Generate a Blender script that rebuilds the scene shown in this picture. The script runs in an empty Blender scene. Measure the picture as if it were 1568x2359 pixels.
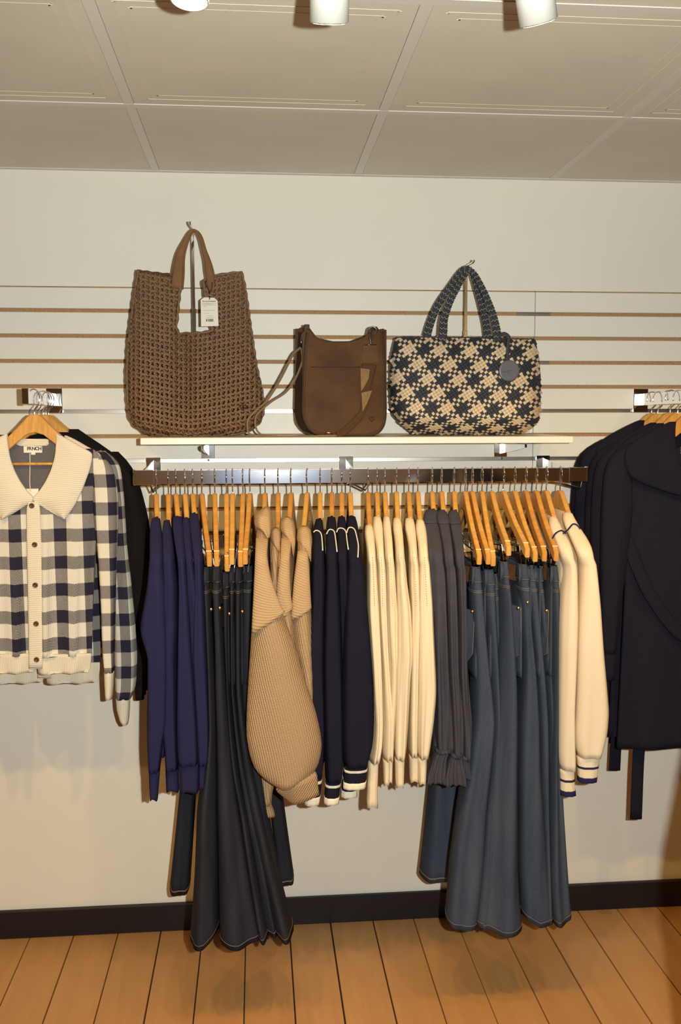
import bpy, math, random
import numpy as np
from mathutils import Vector, Matrix
random.seed(7)
rng = np.random.default_rng(7)
C = bpy.context.scene.collection
SC = bpy.context.scene

# ------------------------------------------------------------------ camera
F, YAW, PIT, ROL, D, ZC = 2170.0, .0885, .0940, -.0025, 2.96, 1.6435
IW, IH = 1568, 2359
fw = np.array([math.sin(YAW)*math.cos(PIT), math.cos(YAW)*math.cos(PIT), -math.sin(PIT)])
r0 = np.array([math.cos(YAW), -math.sin(YAW), 0.0]); u0 = np.cross(r0, fw)
RT = r0*math.cos(ROL)+u0*math.sin(ROL); UP = -r0*math.sin(ROL)+u0*math.cos(ROL)
CAM = np.array([0, -D, ZC])
cd = bpy.data.cameras.new('camera'); cam = bpy.data.objects.new('camera', cd); C.objects.link(cam)
cam.matrix_world = Matrix(((RT[0], UP[0], -fw[0], CAM[0]), (RT[1], UP[1], -fw[1], CAM[1]),
                           (RT[2], UP[2], -fw[2], CAM[2]), (0, 0, 0, 1)))
cd.sensor_fit = 'HORIZONTAL'; cd.sensor_width = 36; cd.lens = F/IW*36; cd.clip_start = .02
SC.camera = cam

# ------------------------------------------------------------------ world, flash, exposure
wd = bpy.data.worlds.new('world'); SC.world = wd; wd.use_nodes = True
wd.node_tree.nodes['Background'].inputs[0].default_value = (.9, .75, .6, 1)
wd.node_tree.nodes['Background'].inputs[1].default_value = .02
fl = bpy.data.lights.new('camera_flash', 'SPOT'); flash = bpy.data.objects.new('camera_flash', fl); C.objects.link(flash)
flash.matrix_world = cam.matrix_world.copy()
flash.location = Vector(CAM+RT*.115+UP*.025)
fl.spot_size = math.radians(90); fl.spot_blend = .55; fl.shadow_soft_size = .012
fl.energy = 214; fl.color = (.99, 1.0, .90)
SPOT_COLOR = (1, .56, .15); SPOT_POWER = 22
SC.view_settings.view_transform = 'Standard'; SC.view_settings.look = 'None'
SC.view_settings.exposure = 0; SC.view_settings.gamma = 1; SC.view_settings.use_curve_mapping = False


def P(px, py, d):
    """photo measurement -> point standing d metres in front of the wall"""
    v = fw+RT*((px-IW/2)/F)-UP*((py-IH/2)/F)
    t = (-d-CAM[1])/v[1]
    return CAM+v*t


def PX(p):
    v = np.array(p)-CAM; w = v@fw
    return IW/2+F*(v@RT)/w, IH/2-F*(v@UP)/w


# ------------------------------------------------------------------ materials
MATS = {}


def nodes_of(name):
    m = bpy.data.materials.new(name); m.use_nodes = True
    nt = m.node_tree; b = nt.nodes['Principled BSDF']
    return m, nt, b


def math_n(nt, op, a, b=None, c=None):
    n = nt.nodes.new('ShaderNodeMath'); n.operation = op
    for i, v in enumerate((a, b, c)):
        if v is None: continue
        if isinstance(v, (int, float)): n.inputs[i].default_value = v
        else: nt.links.new(v, n.inputs[i])
    return n.outputs[0]


def mixc(nt, fac, a, b):
    n = nt.nodes.new('ShaderNodeMix'); n.data_type = 'RGBA'
    if isinstance(fac, (int, float)): n.inputs[0].default_value = fac
    else: nt.links.new(fac, n.inputs[0])
    for i, v in ((6, a), (7, b)):
        if isinstance(v, tuple): n.inputs[i].default_value = (*v, 1) if len(v) == 3 else v
        else: nt.links.new(v, n.inputs[i])
    return n.outputs[2]


def bump(nt, b, h, strength=.3, dist=.002):
    n = nt.nodes.new('ShaderNodeBump'); n.inputs['Strength'].default_value = strength
    n.inputs['Distance'].default_value = dist
    nt.links.new(h, n.inputs['Height']); nt.links.new(n.outputs[0], b.inputs['Normal'])


def noise(nt, scale, vec=None, detail=3, rough=.55):
    n = nt.nodes.new('ShaderNodeTexNoise'); n.inputs['Scale'].default_value = scale
    n.inputs['Detail'].default_value = detail; n.inputs['Roughness'].default_value = rough
    if vec is not None: nt.links.new(vec, n.inputs['Vector'])
    return n.outputs[0]


def coord(nt, kind, scale=(1, 1, 1), rot=(0, 0, 0)):
    t = nt.nodes.new('ShaderNodeTexCoord'); mp = nt.nodes.new('ShaderNodeMapping')
    mp.inputs['Scale'].default_value = scale; mp.inputs['Rotation'].default_value = rot
    nt.links.new(t.outputs[kind], mp.inputs[0]); return mp.outputs[0]


def ramp01(nt, v, lo, hi):
    n = nt.nodes.new('ShaderNodeMapRange'); n.inputs[1].default_value = lo; n.inputs[2].default_value = hi
    nt.links.new(v, n.inputs[0]); return n.outputs[0]


def mul(c, k): return tuple(min(1, x*k) for x in c)


def plain(name, col, rough=.6, metal=0, var=.0, vs=8, spec=.5, bumpk=0, bs=200, stretch=(1, 1, 1)):
    if name in MATS: return MATS[name]
    m, nt, b = nodes_of(name)
    b.inputs['Roughness'].default_value = rough; b.inputs['Metallic'].default_value = metal
    b.inputs['Specular IOR Level'].default_value = spec
    if var:
        f = ramp01(nt, noise(nt, vs, coord(nt, 'Object', stretch)), .3, .7)
        nt.links.new(mixc(nt, f, mul(col, 1-var), mul(col, 1+var)), b.inputs['Base Color'])
    else: b.inputs['Base Color'].default_value = (*col, 1)
    if bumpk: bump(nt, b, noise(nt, bs, coord(nt, 'Object')), bumpk, .001)
    MATS[name] = m; return m


def knit(name, col, period=.005, depth=.75, bumpk=.5, rot=0, fuzz=.2, vper=None, dist=.002):
    """ribbed or stockinette knit laid along the UV of a garment (UV in metres)"""
    m, nt, b = nodes_of(name)
    b.inputs['Roughness'].default_value = .9; b.inputs['Specular IOR Level'].default_value = .08
    uv = coord(nt, 'UV', (1, 1, 1), (0, 0, rot))
    w = nt.nodes.new('ShaderNodeTexWave'); w.inputs['Scale'].default_value = 2*math.pi/(20*period)
    w.inputs['Distortion'].default_value = .6; w.inputs['Detail'].default_value = 1
    w.inputs['Detail Scale'].default_value = 3
    nt.links.new(uv, w.inputs['Vector']); h = w.outputs['Fac']
    if vper:
        w2 = nt.nodes.new('ShaderNodeTexWave'); w2.inputs['Scale'].default_value = 2*math.pi/(20*vper)
        w2.bands_direction = 'Y'; w2.inputs['Distortion'].default_value = 1.2
        nt.links.new(uv, w2.inputs['Vector'])
        h = math_n(nt, 'MULTIPLY', h, math_n(nt, 'MULTIPLY_ADD', w2.outputs['Fac'], .6, .4))
    n = noise(nt, 320, coord(nt, 'Object'), 2)
    f = math_n(nt, 'ADD', math_n(nt, 'MULTIPLY', h, 1-fuzz), math_n(nt, 'MULTIPLY', n, fuzz))
    nt.links.new(mixc(nt, f, mul(col, depth), col), b.inputs['Base Color'])  # groove shade put into the colour, on top of the bump
    bump(nt, b, f, bumpk, dist); MATS[name] = m
    return m


def denim(name, col, hi):
    m, nt, b = nodes_of(name)
    b.inputs['Roughness'].default_value = .9; b.inputs['Specular IOR Level'].default_value = .1
    n1 = noise(nt, 1, coord(nt, 'UV', (900, 160, 1)), 2); n2 = noise(nt, 1, coord(nt, 'UV', (160, 900, 1)), 2)
    n3 = noise(nt, 16, coord(nt, 'Object', (2, 1.5, .25)), 3)
    f = math_n(nt, 'ADD', math_n(nt, 'MULTIPLY', math_n(nt, 'ADD', n1, n2), .32), math_n(nt, 'MULTIPLY', n3, .36))
    f = ramp01(nt, f, .35, .65)
    nt.links.new(mixc(nt, f, col, hi), b.inputs['Base Color'])
    bump(nt, b, n1, .25, .001); MATS[name] = m
    return m


M_CHROME = plain('chrome', (.86, .86, .87), .09, 1, bumpk=.02, bs=60)
M_ALU = plain('brushed_aluminium', (.62, .60, .57), .28, 1)
M_BRASS = plain('aged_brass', (.55, .42, .22), .3, 1)
M_GUN = plain('gunmetal', (.18, .17, .16), .25, 1)
M_WALL = plain('wall_paint', (.80, .78, .70), .55, var=.02, vs=3, spec=.3)
M_SLAT = plain('white_melamine', (.80, .785, .72), .42, var=.012, vs=5, spec=.3)
M_MDF = plain('raw_fibreboard', (.40, .24, .12), .9, var=.25, vs=220)
M_CEIL = plain('ceiling_white', (.71, .66, .56), .8, var=.03, vs=6, bumpk=.15, bs=400)
M_GRID = plain('ceiling_grid_white', (.72, .69, .63), .5)
M_BASE = plain('dark_baseboard_paint', (.015, .0115, .014), .42, spec=.3)
M_WHITE = plain('white_enamel', (.82, .84, .80), .35)
M_SHELF = plain('shelf_laminate', (.90, .84, .74), .4)
M_PAPER = plain('paper', (.80, .76, .66), .8)
M_INK = plain('ink', (.03, .03, .03), .8)
M_GREYINK = plain('grey_print', (.36, .33, .28), .8)
M_THREAD = plain('cream_thread', (.80, .72, .55), .8)
M_GOLDTHREAD = plain('tobacco_thread', (.26, .15, .07), .8)
M_PALETHREAD = plain('pale_topstitch', (.22, .20, .17), .8)
M_TAN_L = plain('tan_leather_strap', (.20, .095, .036), .6, spec=.2, var=.12, vs=20)
M_LEATHER = plain('brown_leather', (.098, .046, .018), .6, spec=.12, var=.28, vs=9, bumpk=.12, bs=260)
M_LEATHER_D = plain('dark_brown_leather_edge', (.045, .022, .012), .55, spec=.3, var=.2, vs=12)
M_STRAP = plain('thin_tan_strap', (.22, .14, .075), .6, spec=.2)
M_WEB = plain('gold_webbing', (.25, .135, .04), .7, var=.3, vs=90, stretch=(6, 6, 1))
M_CORD = plain('brown_woven_cord', (.185, .10, .05), .62, var=.18, vs=60)
M_BEIGE = plain('beige_leather_strip', (.70, .55, .36), .55, var=.08, vs=40)
M_NAVYL = plain('navy_leather_strip', (.034, .04, .05), .6, spec=.3, var=.15, vs=40)
M_DISC = plain('navy_leather_disc', (.10, .10, .125), .45)
M_BUTTON = plain('brown_button', (.10, .05, .025), .3)


def wood_mat(name, col, dark, stretch=(1, 1, 1), scale=6, rough=.42):
    m, nt, b = nodes_of(name); b.inputs['Roughness'].default_value = rough
    v = coord(nt, 'Object', stretch)
    n = noise(nt, scale, v, 4, .6)
    oi = nt.nodes.new('ShaderNodeObjectInfo')
    f = math_n(nt, 'ADD', ramp01(nt, n, .32, .68), math_n(nt, 'MULTIPLY_ADD', oi.outputs['Random'], .7, -.35))
    f = math_n(nt, 'MINIMUM', math_n(nt, 'MAXIMUM', f, 0), 1)
    nt.links.new(mixc(nt, f, dark, col), b.inputs['Base Color'])
    MATS[name] = m; return m


M_HANG = wood_mat('varnished_hanger_wood', (.66, .36, .08), (.52, .22, .04), (1, 14, 3), 6)


def floor_mat():
    m, nt, b = nodes_of('pine_floor_varnish')
    v = coord(nt, 'Object', (16, 1.3, 1)); oi = nt.nodes.new('ShaderNodeObjectInfo')
    off = nt.nodes.new('ShaderNodeVectorMath'); off.operation = 'ADD'; nt.links.new(v, off.inputs[0])
    cmb = nt.nodes.new('ShaderNodeCombineXYZ')
    nt.links.new(math_n(nt, 'MULTIPLY', oi.outputs['Random'], 37.), cmb.inputs[1])
    nt.links.new(math_n(nt, 'MULTIPLY', oi.outputs['Random'], 11.), cmb.inputs[2])
    nt.links.new(cmb.outputs[0], off.inputs[1])
    g = noise(nt, 1.6, off.outputs[0], 5, .6)
    f = ramp01(nt, g, .3, .75)
    f = math_n(nt, 'ADD', math_n(nt, 'MULTIPLY', f, .6), math_n(nt, 'MULTIPLY', oi.outputs['Random'], .4))
    col = mixc(nt, f, (.56, .30, .115), (.44, .22, .075))
    vo = nt.nodes.new('ShaderNodeTexVoronoi'); vo.inputs['Scale'].default_value = 1.0
    t = nt.nodes.new('ShaderNodeTexCoord'); mp = nt.nodes.new('ShaderNodeMapping'); mp.inputs['Scale'].default_value = (5.2, 3.1, 1)
    nt.links.new(t.outputs['Object'], mp.inputs[0])
    off2 = nt.nodes.new('ShaderNodeVectorMath'); off2.operation = 'ADD'
    nt.links.new(mp.outputs[0], off2.inputs[0]); nt.links.new(cmb.outputs[0], off2.inputs[1])
    nt.links.new(off2.outputs[0], vo.inputs['Vector'])
    k = ramp01(nt, vo.outputs['Distance'], .085, .03)
    col = mixc(nt, math_n(nt, 'MULTIPLY', k, .75), col, (.14, .065, .028))
    nt.links.new(col, b.inputs['Base Color']); b.inputs['Roughness'].default_value = .38
    b.inputs['Specular IOR Level'].default_value = .35
    bump(nt, b, g, .08, .002); return m


M_FLOOR = floor_mat()
M_GAP = plain('floor_gap_dark', (.02, .012, .008), .9)


def check_mat(name, pu, pv, du, dv, ou=0., ov=0., flip=False):
    """buffalo check knit: cream, navy and a fine navy/cream twill where bands cross (UV in metres)"""
    m, nt, b = nodes_of(name); b.inputs['Roughness'].default_value = .95
    b.inputs['Specular IOR Level'].default_value = .1
    t = nt.nodes.new('ShaderNodeTexCoord'); s = nt.nodes.new('ShaderNodeSeparateXYZ'); nt.links.new(t.outputs['UV'], s.inputs[0])
    u, v = s.outputs[0], s.outputs[1]
    zig = math_n(nt, 'MULTIPLY', math_n(nt, 'PINGPONG', u, .0022), .9)
    uu = math_n(nt, 'ADD', math_n(nt, 'DIVIDE', u, pu), 50+ou)
    vv = math_n(nt, 'ADD', math_n(nt, 'DIVIDE', math_n(nt, 'ADD', v, zig), pv), 50+ov)
    a = math_n(nt, 'LESS_THAN', math_n(nt, 'FRACT', uu), du)
    c = math_n(nt, 'LESS_THAN', math_n(nt, 'FRACT', vv), dv)
    both = math_n(nt, 'MULTIPLY', a, c); any_ = math_n(nt, 'MAXIMUM', a, c)
    tw = math_n(nt, 'ADD', math_n(nt, 'MULTIPLY', u, 1500.), math_n(nt, 'MULTIPLY', v, 2600.))
    tw = math_n(nt, 'MULTIPLY_ADD', math_n(nt, 'SINE', tw), .5, .5)
    nz = noise(nt, 500, coord(nt, 'Object'), 2)
    tw = math_n(nt, 'GREATER_THAN', math_n(nt, 'ADD', tw, math_n(nt, 'MULTIPLY_ADD', nz, .5, -.25)), .64 if not flip else .72)
    cream, navy = (.70, .675, .585), (.024, .023, .042)
    mid = mixc(nt, tw, (.035, .033, .05), (.50, .475, .42) if not flip else (.30, .29, .28))
    col = mixc(nt, any_, cream, mid); col = mixc(nt, both, col, navy)
    if flip: col = mid
    nt.links.new(col, b.inputs['Base Color'])
    w = nt.nodes.new('ShaderNodeTexWave'); w.inputs['Scale'].default_value = 90
    nt.links.new(t.outputs['UV'], w.inputs['Vector'])
    bump(nt, b, math_n(nt, 'ADD', w.outputs['Fac'], nz), .35, .0015); MATS[name] = m
    return m


# ------------------------------------------------------------------ mesh helpers
def prop(o, label=None, cat=None, group=None, kind=None):
    if label: o['label'] = label
    if cat: o['category'] = cat
    if group: o['group'] = group
    if kind: o['kind'] = kind
    return o


def obj(name, V, Fc, mat, parent=None, smooth=False, uv=None, mats=None, mi=None):
    me = bpy.data.meshes.new(name)
    me.from_pydata([tuple(map(float, v)) for v in V], [], Fc)
    if mats:
        for q in mats: me.materials.append(q)
        me.polygons.foreach_set('material_index', mi)
    else: me.materials.append(mat)
    if smooth: me.polygons.foreach_set('use_smooth', [True]*len(me.polygons))
    if uv is not None:
        L = me.uv_layers.new(name='UVMap'); idx = np.zeros(len(me.loops), int); me.loops.foreach_get('vertex_index', idx)
        L.data.foreach_set('uv', np.asarray(uv, float)[idx].ravel())
    me.update()
    o = bpy.data.objects.new(name, me); C.objects.link(o)
    if parent is not None: o.parent = parent; o.matrix_parent_inverse = parent_inv(parent)
    return o


def parent_inv(p):
    """parents are unrotated empties or meshes at known places; keep world coordinates of children"""
    M = Matrix.Identity(4); q = p; chain = []
    while q: chain.append(q); q = q.parent
    for q in reversed(chain): M = M @ (q.matrix_parent_inverse @ q.matrix_basis if q.parent else q.matrix_basis)
    return M.inverted()


def empty(name, loc, label=None, cat=None, group=None, kind=None):
    o = bpy.data.objects.new(name, None); C.objects.link(o); o.location = Vector([float(a) for a in loc]); o.empty_display_size = .05
    return prop(o, label, cat, group, kind)


def boxv(x0, x1, y0, y1, z0, z1):
    V = [(x, y, z) for z in (z0, z1) for y in (y0, y1) for x in (x0, x1)]
    Fc = [(0, 2, 3, 1), (4, 5, 7, 6), (0, 1, 5, 4), (2, 6, 7, 3), (0, 4, 6, 2), (1, 3, 7, 5)]
    return V, Fc


def bevbox(x0, x1, y0, y1, z0, z1, b):
    """box with chamfered edges"""
    V = []; Fc = []
    xs = (x0, x1); ys = (y0, y1); zs = (z0, z1); idx = {}
    for i in (0, 1):
        for j in (0, 1):
            for k in (0, 1):
                sx = b if i == 0 else -b; sy = b if j == 0 else -b; sz = b if k == 0 else -b
                for a, p in enumerate(((xs[i], ys[j]+sy, zs[k]+sz), (xs[i]+sx, ys[j], zs[k]+sz), (xs[i]+sx, ys[j]+sy, zs[k]))):
                    idx[i, j, k, a] = len(V); V.append(p)
    q = lambda *c: Fc.append(tuple(idx[t] for t in c))
    for i in (0, 1): q((i, 0, 0, 0), (i, 1, 0, 0), (i, 1, 1, 0), (i, 0, 1, 0))
    for j in (0, 1): q((0, j, 0, 1), (1, j, 0, 1), (1, j, 1, 1), (0, j, 1, 1))
    for k in (0, 1): q((0, 0, k, 2), (1, 0, k, 2), (1, 1, k, 2), (0, 1, k, 2))
    for j in (0, 1):
        for k in (0, 1): q((0, j, k, 1), (1, j, k, 1), (1, j, k, 2), (0, j, k, 2))
    for i in (0, 1):
        for k in (0, 1): q((i, 0, k, 0), (i, 1, k, 0), (i, 1, k, 2), (i, 0, k, 2))
    for i in (0, 1):
        for j in (0, 1): q((i, j, 0, 0), (i, j, 1, 0), (i, j, 1, 1), (i, j, 0, 1))
    for i in (0, 1):
        for j in (0, 1):
            for k in (0, 1): q((i, j, k, 0), (i, j, k, 1), (i, j, k, 2))
    return V, Fc


def box(name, x0, x1, y0, y1, z0, z1, mat, parent=None, b=0):
    V, Fc = bevbox(x0, x1, y0, y1, z0, z1, b) if b else boxv(x0, x1, y0, y1, z0, z1)
    return fixn(obj(name, V, Fc, mat, parent))


import bmesh


def fixn(o):
    bm = bmesh.new(); bm.from_mesh(o.data); bmesh.ops.recalc_face_normals(bm, faces=bm.faces); bm.to_mesh(o.data); bm.free()
    return o


class MB:
    def __init__(s): s.V = []; s.F = []; s.mi = []
    def add(s, V, Fc, m=0):
        n = len(s.V); s.V += [tuple(v) for v in V]; s.F += [tuple(i+n for i in f) for f in Fc]; s.mi += [m]*len(Fc)
    def build(s, name, mat, parent=None, smooth=False, mats=None):
        return fixn(obj(name, s.V, s.F, mat, parent, smooth, None, mats, s.mi if mats else None))


def tubev(pts, r, seg=8, closed=False, flat=None, upv=None):
    """tube along pts, r scalar or list; flat = list of (width, thickness) half sizes for straps, upv = strap normal hint"""
    pts = np.array([np.array(p, float) for p in pts]); n = len(pts)
    T = np.gradient(pts, axis=0) if not closed else np.roll(pts, -1, 0)-np.roll(pts, 1, 0)
    T /= np.linalg.norm(T, axis=1)[:, None]+1e-12
    V = []; Fc = []
    a = np.array([0, 0, 1.]) if upv is None else np.array(upv, float)
    if abs(T[0]@a) > .95 and upv is None: a = np.array([1., 0, 0])
    N = a-T[0]*(T[0]@a); N /= np.linalg.norm(N)
    for i in range(n):
        if upv is not None: N = np.array(upv, float)
        N = N-T[i]*(T[i]@N); N /= np.linalg.norm(N)+1e-12
        B = np.cross(T[i], N)
        if flat is not None:
            hw, ht = flat[i] if isinstance(flat, list) else flat
            for k in range(seg):
                t = 2*math.pi*k/seg; c, s_ = math.cos(t), math.sin(t)
                V.append(pts[i]+B*hw*np.sign(c)*abs(c)**.6+N*ht*np.sign(s_)*abs(s_)**.6)
        else:
            rr = r[i] if hasattr(r, '__len__') else r
            for k in range(seg):
                t = 2*math.pi*k/seg; V.append(pts[i]+rr*(N*math.cos(t)+B*math.sin(t)))
    m = n if closed else n-1
    for i in range(m):
        j = (i+1) % n
        for k in range(seg):
            l = (k+1) % seg; Fc.append((i*seg+k, i*seg+l, j*seg+l, j*seg+k))
    if not closed: Fc += [tuple(range(seg))[::-1], tuple((n-1)*seg+k for k in range(seg))]
    return V, Fc


def tube(name, pts, r, mat, parent=None, seg=8, closed=False, flat=None, upv=None):
    V, Fc = tubev(pts, r, seg, closed, flat, upv)
    return fixn(obj(name, V, Fc, mat, parent, True))


def spline(pts, n=40):
    """Catmull-Rom through pts"""
    p = np.array([np.array(q, float) for q in pts]); p = np.vstack([2*p[0]-p[1], p, 2*p[-1]-p[-2]]); out = []
    m = len(p)-3
    for t in np.linspace(0, m-1e-6, n):
        i = int(t); f = t-i; a, b, c, d = p[i], p[i+1], p[i+2], p[i+3]
        out.append(.5*((2*b)+(c-a)*f+(2*a-5*b+4*c-d)*f*f+(3*b-a-3*c+d)*f**3))
    return np.array(out)


def lathev(prof, seg=20):
    """prof [(r,z)] about z axis"""
    V = []; Fc = []; n = len(prof)
    for r, z in prof:
        for k in range(seg):
            t = 2*math.pi*k/seg; V.append((r*math.cos(t), r*math.sin(t), z))
    for i in range(n-1):
        for k in range(seg):
            l = (k+1) % seg; Fc.append((i*seg+k, i*seg+l, (i+1)*seg+l, (i+1)*seg+k))
    Fc += [tuple(range(seg)), tuple((n-1)*seg+k for k in range(seg))]
    return V, Fc


def smooth1(a, it):
    a = a.copy()
    for _ in range(it): a[1:-1] = .25*a[:-2]+.5*a[1:-1]+.25*a[2:]
    return a


def loft(name, R, mat, parent, seg=28, expo=2.4, folds=(), wave=None, hem=None, span=(0, 1), t=None, uvo=(0, 0), uvx=False, puff=0):
    """R: arrays cx, cy, z, hw, hd per ring (x right, y depth). folds: (k, amp, phase, drift)."""
    cx, cy, z, hw, hd = [np.asarray(a, float) for a in R]; n = len(z)
    if t is None: t = np.linspace(span[0], span[1], n)
    th = np.linspace(0, 2*math.pi, seg, endpoint=False)-math.pi/2
    c, s = np.cos(th), np.sin(th)
    sc = np.sign(c)*np.abs(c)**(2/expo); ss = np.sign(s)*np.abs(s)**(2/expo)
    V = np.zeros((n, seg, 3)); UV = np.zeros((n, seg, 2))
    vz = np.concatenate([[0], np.cumsum(np.hypot(np.diff(z), np.diff(cy-hd)))])
    for i in range(n):
        m = np.ones(seg)
        for k, a, ph, dr in folds: m = m+a*min(1, .25+t[i])*np.cos(k*th+ph+dr*t[i])
        x = cx[i]+hw[i]*sc*(1+(m-1)*.35); y = cy[i]-hd[i]*ss*m
        if wave:
            for K, A, ph, dr in wave: y = y+A*min(1, .2+t[i])*np.sin(2*math.pi*K*(sc*.5+.5)+ph+dr*t[i])
        zz = np.full(seg, z[i])
        if hem is not None: zz = zz+(t[i]**5)*(np.where(sc < 0, hem[0]*-sc, hem[1]*sc)+(hem[2] if len(hem) > 2 else 0)*np.cos(3*th+1.3))
        V[i, :, 0] = x; V[i, :, 1] = y; V[i, :, 2] = zz
        if uvx: UV[i, :, 0] = x-uvo[0]; UV[i, :, 1] = zz-uvo[1]
        else:
            dx = np.hypot(np.diff(np.append(x, x[0])), np.diff(np.append(y, y[0])))
            cu = np.concatenate([[0], np.cumsum(dx)[:-1]]); UV[i, :, 0] = cu-cu[seg//2]+uvo[0]; UV[i, :, 1] = -vz[i]+uvo[1]
    Vl = V.reshape(-1, 3); UVl = UV.reshape(-1, 2); Fc = []
    for i in range(n-1):
        for k in range(seg):
            l = (k+1) % seg; Fc.append((i*seg+k, (i+1)*seg+k, (i+1)*seg+l, i*seg+l))
    nb = len(Vl)
    Vl = np.vstack([Vl, V[0].mean(0)+[0, 0, puff], V[-1].mean(0)]); UVl = np.vstack([UVl, UV[0].mean(0), UV[-1].mean(0)])
    for k in range(seg):
        l = (k+1) % seg; Fc.append((nb, k, l)); Fc.append((nb+1, (n-1)*seg+l, (n-1)*seg+k))
    return obj(name, Vl, Fc, mat, parent, True, UVl)


def rowrings(rows, df, db, n, sm=2, grow=0., py0=None, py1=None):
    rows = np.array([r[:3] for r in rows], float)
    full = np.linspace(rows[0, 0], rows[-1, 0], 60)
    xl = smooth1(np.interp(full, rows[:, 0], rows[:, 1]), sm); xr = smooth1(np.interp(full, rows[:, 0], rows[:, 2]), sm)
    a = rows[0, 0] if py0 is None else py0; b = rows[-1, 0] if py1 is None else py1
    py = np.linspace(a, b, n); xl = np.interp(py, full, xl)-grow; xr = np.interp(py, full, xr)+grow
    dv = lambda q: np.array([q]*n) if np.isscalar(q) else np.interp(py, [k[0] for k in q], [k[1] for k in q])
    f, bk = dv(df), dv(db); R = [[], [], [], [], []]
    for i in range(n):
        dm = f[i]-(f[i]-bk[i])*.5
        A = P(xl[i], py[i], dm); B = P(xr[i], py[i], dm); z = P((xl[i]+xr[i])/2, py[i], f[i])[2]
        R[0].append((A[0]+B[0])/2); R[1].append(-(f[i]+bk[i])/2-0.); R[2].append(z); R[3].append(max((B[0]-A[0])/2, .0008)); R[4].append((f[i]-bk[i])/2+grow*.0011)
    t = (py-rows[0, 0])/(rows[-1, 0]-rows[0, 0])
    return R, t


def rowloft(name, rows, mat, parent, df, db, n=36, sm=2, grow=0., py0=None, py1=None, **kw):
    R, t = rowrings(rows, df, db, n, sm, grow, py0, py1)
    return loft(name, R, mat, parent, t=t, **kw)


# ================================================================== the setting
XL, XR, YB, ZT = -3.2, 3.9, -6.2, 2.3988
ZG, S = 1.9918, .0762
JX = .8824
mb = MB()
mb.add(*boxv(XL-.1, XR+.1, .020, .12, 0, ZT+.1))
mb.add(*boxv(XL-.1, XR+.1, .003, .021, 2.058, ZT+.05))
mb.add(*boxv(XL-.1, XR+.1, .014, .021, 0, .8455))
prop(mb.build('wall_back', M_WALL), 'cream painted wall above and below the slatted panel', None, None, 'structure')
for pi, (xa, xb) in enumerate(((JX-2.438, JX-.0009), (JX+.0009, JX+2.438))):
    e = prop(box('wall_slat_panel', xa, xb, .0095, .0195, .8460, 2.058, M_MDF),
             ('white slatted display panel spanning the wall behind the bags', 'white slatted display panel behind the navy knits')[pi], None, None, 'structure')
    sl = None
    for k in range(-1, 15):
        zt = ZG-k*S-.0115 if k >= 0 else 2.0540
        zb = ZG-(k+1)*S
        if k >= 0 and sl:
            o = sl.copy(); C.objects.link(o); o.location = Vector((0, 0, -k*S)); o.parent = e
        else:
            o = box('slat', xa, xb, 0, .0094, zb, zt, M_SLAT, e, .0012)
            if k == 0: sl = o
    # metal groove liners
    liners = ((4, xa, xb), (6, xa, xb)) if pi == 0 else ((0, xa-.06, xa+.05), (2, xa, xa+.05), (4, xa, xb), (6, xa, xb))
    for k, a, b_ in liners:
        zz = ZG-k*S
        m2 = MB()
        for q0, q1, y0, y1 in ((zz-.0112, zz-.0098, .0005, .0094), (zz-.0016, zz-.0003, .0005, .0094), (zz-.0112, zz-.0003, .0078, .0094)):
            m2.add(*boxv(a, b_, y0, y1, q0, q1))
        m2.build('metal_groove_liner', M_ALU, e)
for nm, bx in (('wall_left', (XL-.1, XL, YB, .0, 0, ZT+.1)), ('wall_right', (XR, XR+.1, YB, 0, 0, ZT+.1)), ('wall_front', (XL-.1, XR+.1, YB-.1, YB, 0, ZT+.1))):
    prop(box(nm, *bx, M_WALL if nm != 'wall_front' else plain('ochre_wall_paint', (.50, .36, .20), .6)), {'wall_left': 'plain cream side wall left of the shop', 'wall_right': 'plain cream side wall right of the shop',
                                'wall_front': 'plain ochre shop wall behind the viewer'}[nm], None, None, 'structure')
prop(box('baseboard_back', XL, XR, -.003, .0135, 0.001, .0925, M_BASE, None, .003), 'dark brown baseboard along the wall', None, None, 'structure')

# floor of wide planks
fl_o = prop(box('floor', XL-.1, XR+.1, YB-.1, .1, -.06, -.012, M_GAP), 'wide orange pine plank floor', None, None, 'structure')
gaps = [-.743, -.604, -.464, -.327, -.191, -.052, .09, .226, .368, .504, .644, .783, .926, 1.065, 1.202, 1.343]
while gaps[0] > XL: gaps.insert(0, gaps[0]-.1392)
while gaps[-1] < XR: gaps.append(gaps[-1]+.1392)
for i in range(len(gaps)-1):
    g = .0009+.0016*random.random()
    V, Fc = bevbox(-(gaps[i+1]-gaps[i])/2+g, (gaps[i+1]-gaps[i])/2-g, YB, .012, -.012, -.0006*random.random(), .0012)
    o = obj('plank', V, Fc, M_FLOOR); fixn(o); o.location = ((gaps[i]+gaps[i+1])/2, 0, 0); o.parent = fl_o

# ceiling of lay-in tiles
ce = prop(box('ceiling', XL-.1, XR+.1, YB-.1, .1, ZT+.03, ZT+.08, M_CEIL), 'suspended ceiling of beige white square tiles', None, None, 'structure')
TX0, PIT_T, CY0 = -.2925, .6092, -.596
xs = [TX0+PIT_T*k for k in range(-5, 8)]; ysl = [CY0-PIT_T*k for k in range(0, 10)]
for x in xs: box('grid_bar', x-.012, x+.012, YB, .003, ZT, ZT+.012, M_GRID, ce)
for y in ysl: box('grid_bar', XL, XR, y-.012, y+.012, ZT-.0004, ZT+.012, M_GRID, ce)
box('grid_bar', XL, XR, -.016, .003, ZT-.0006, ZT+.014, M_GRID, ce)


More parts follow.
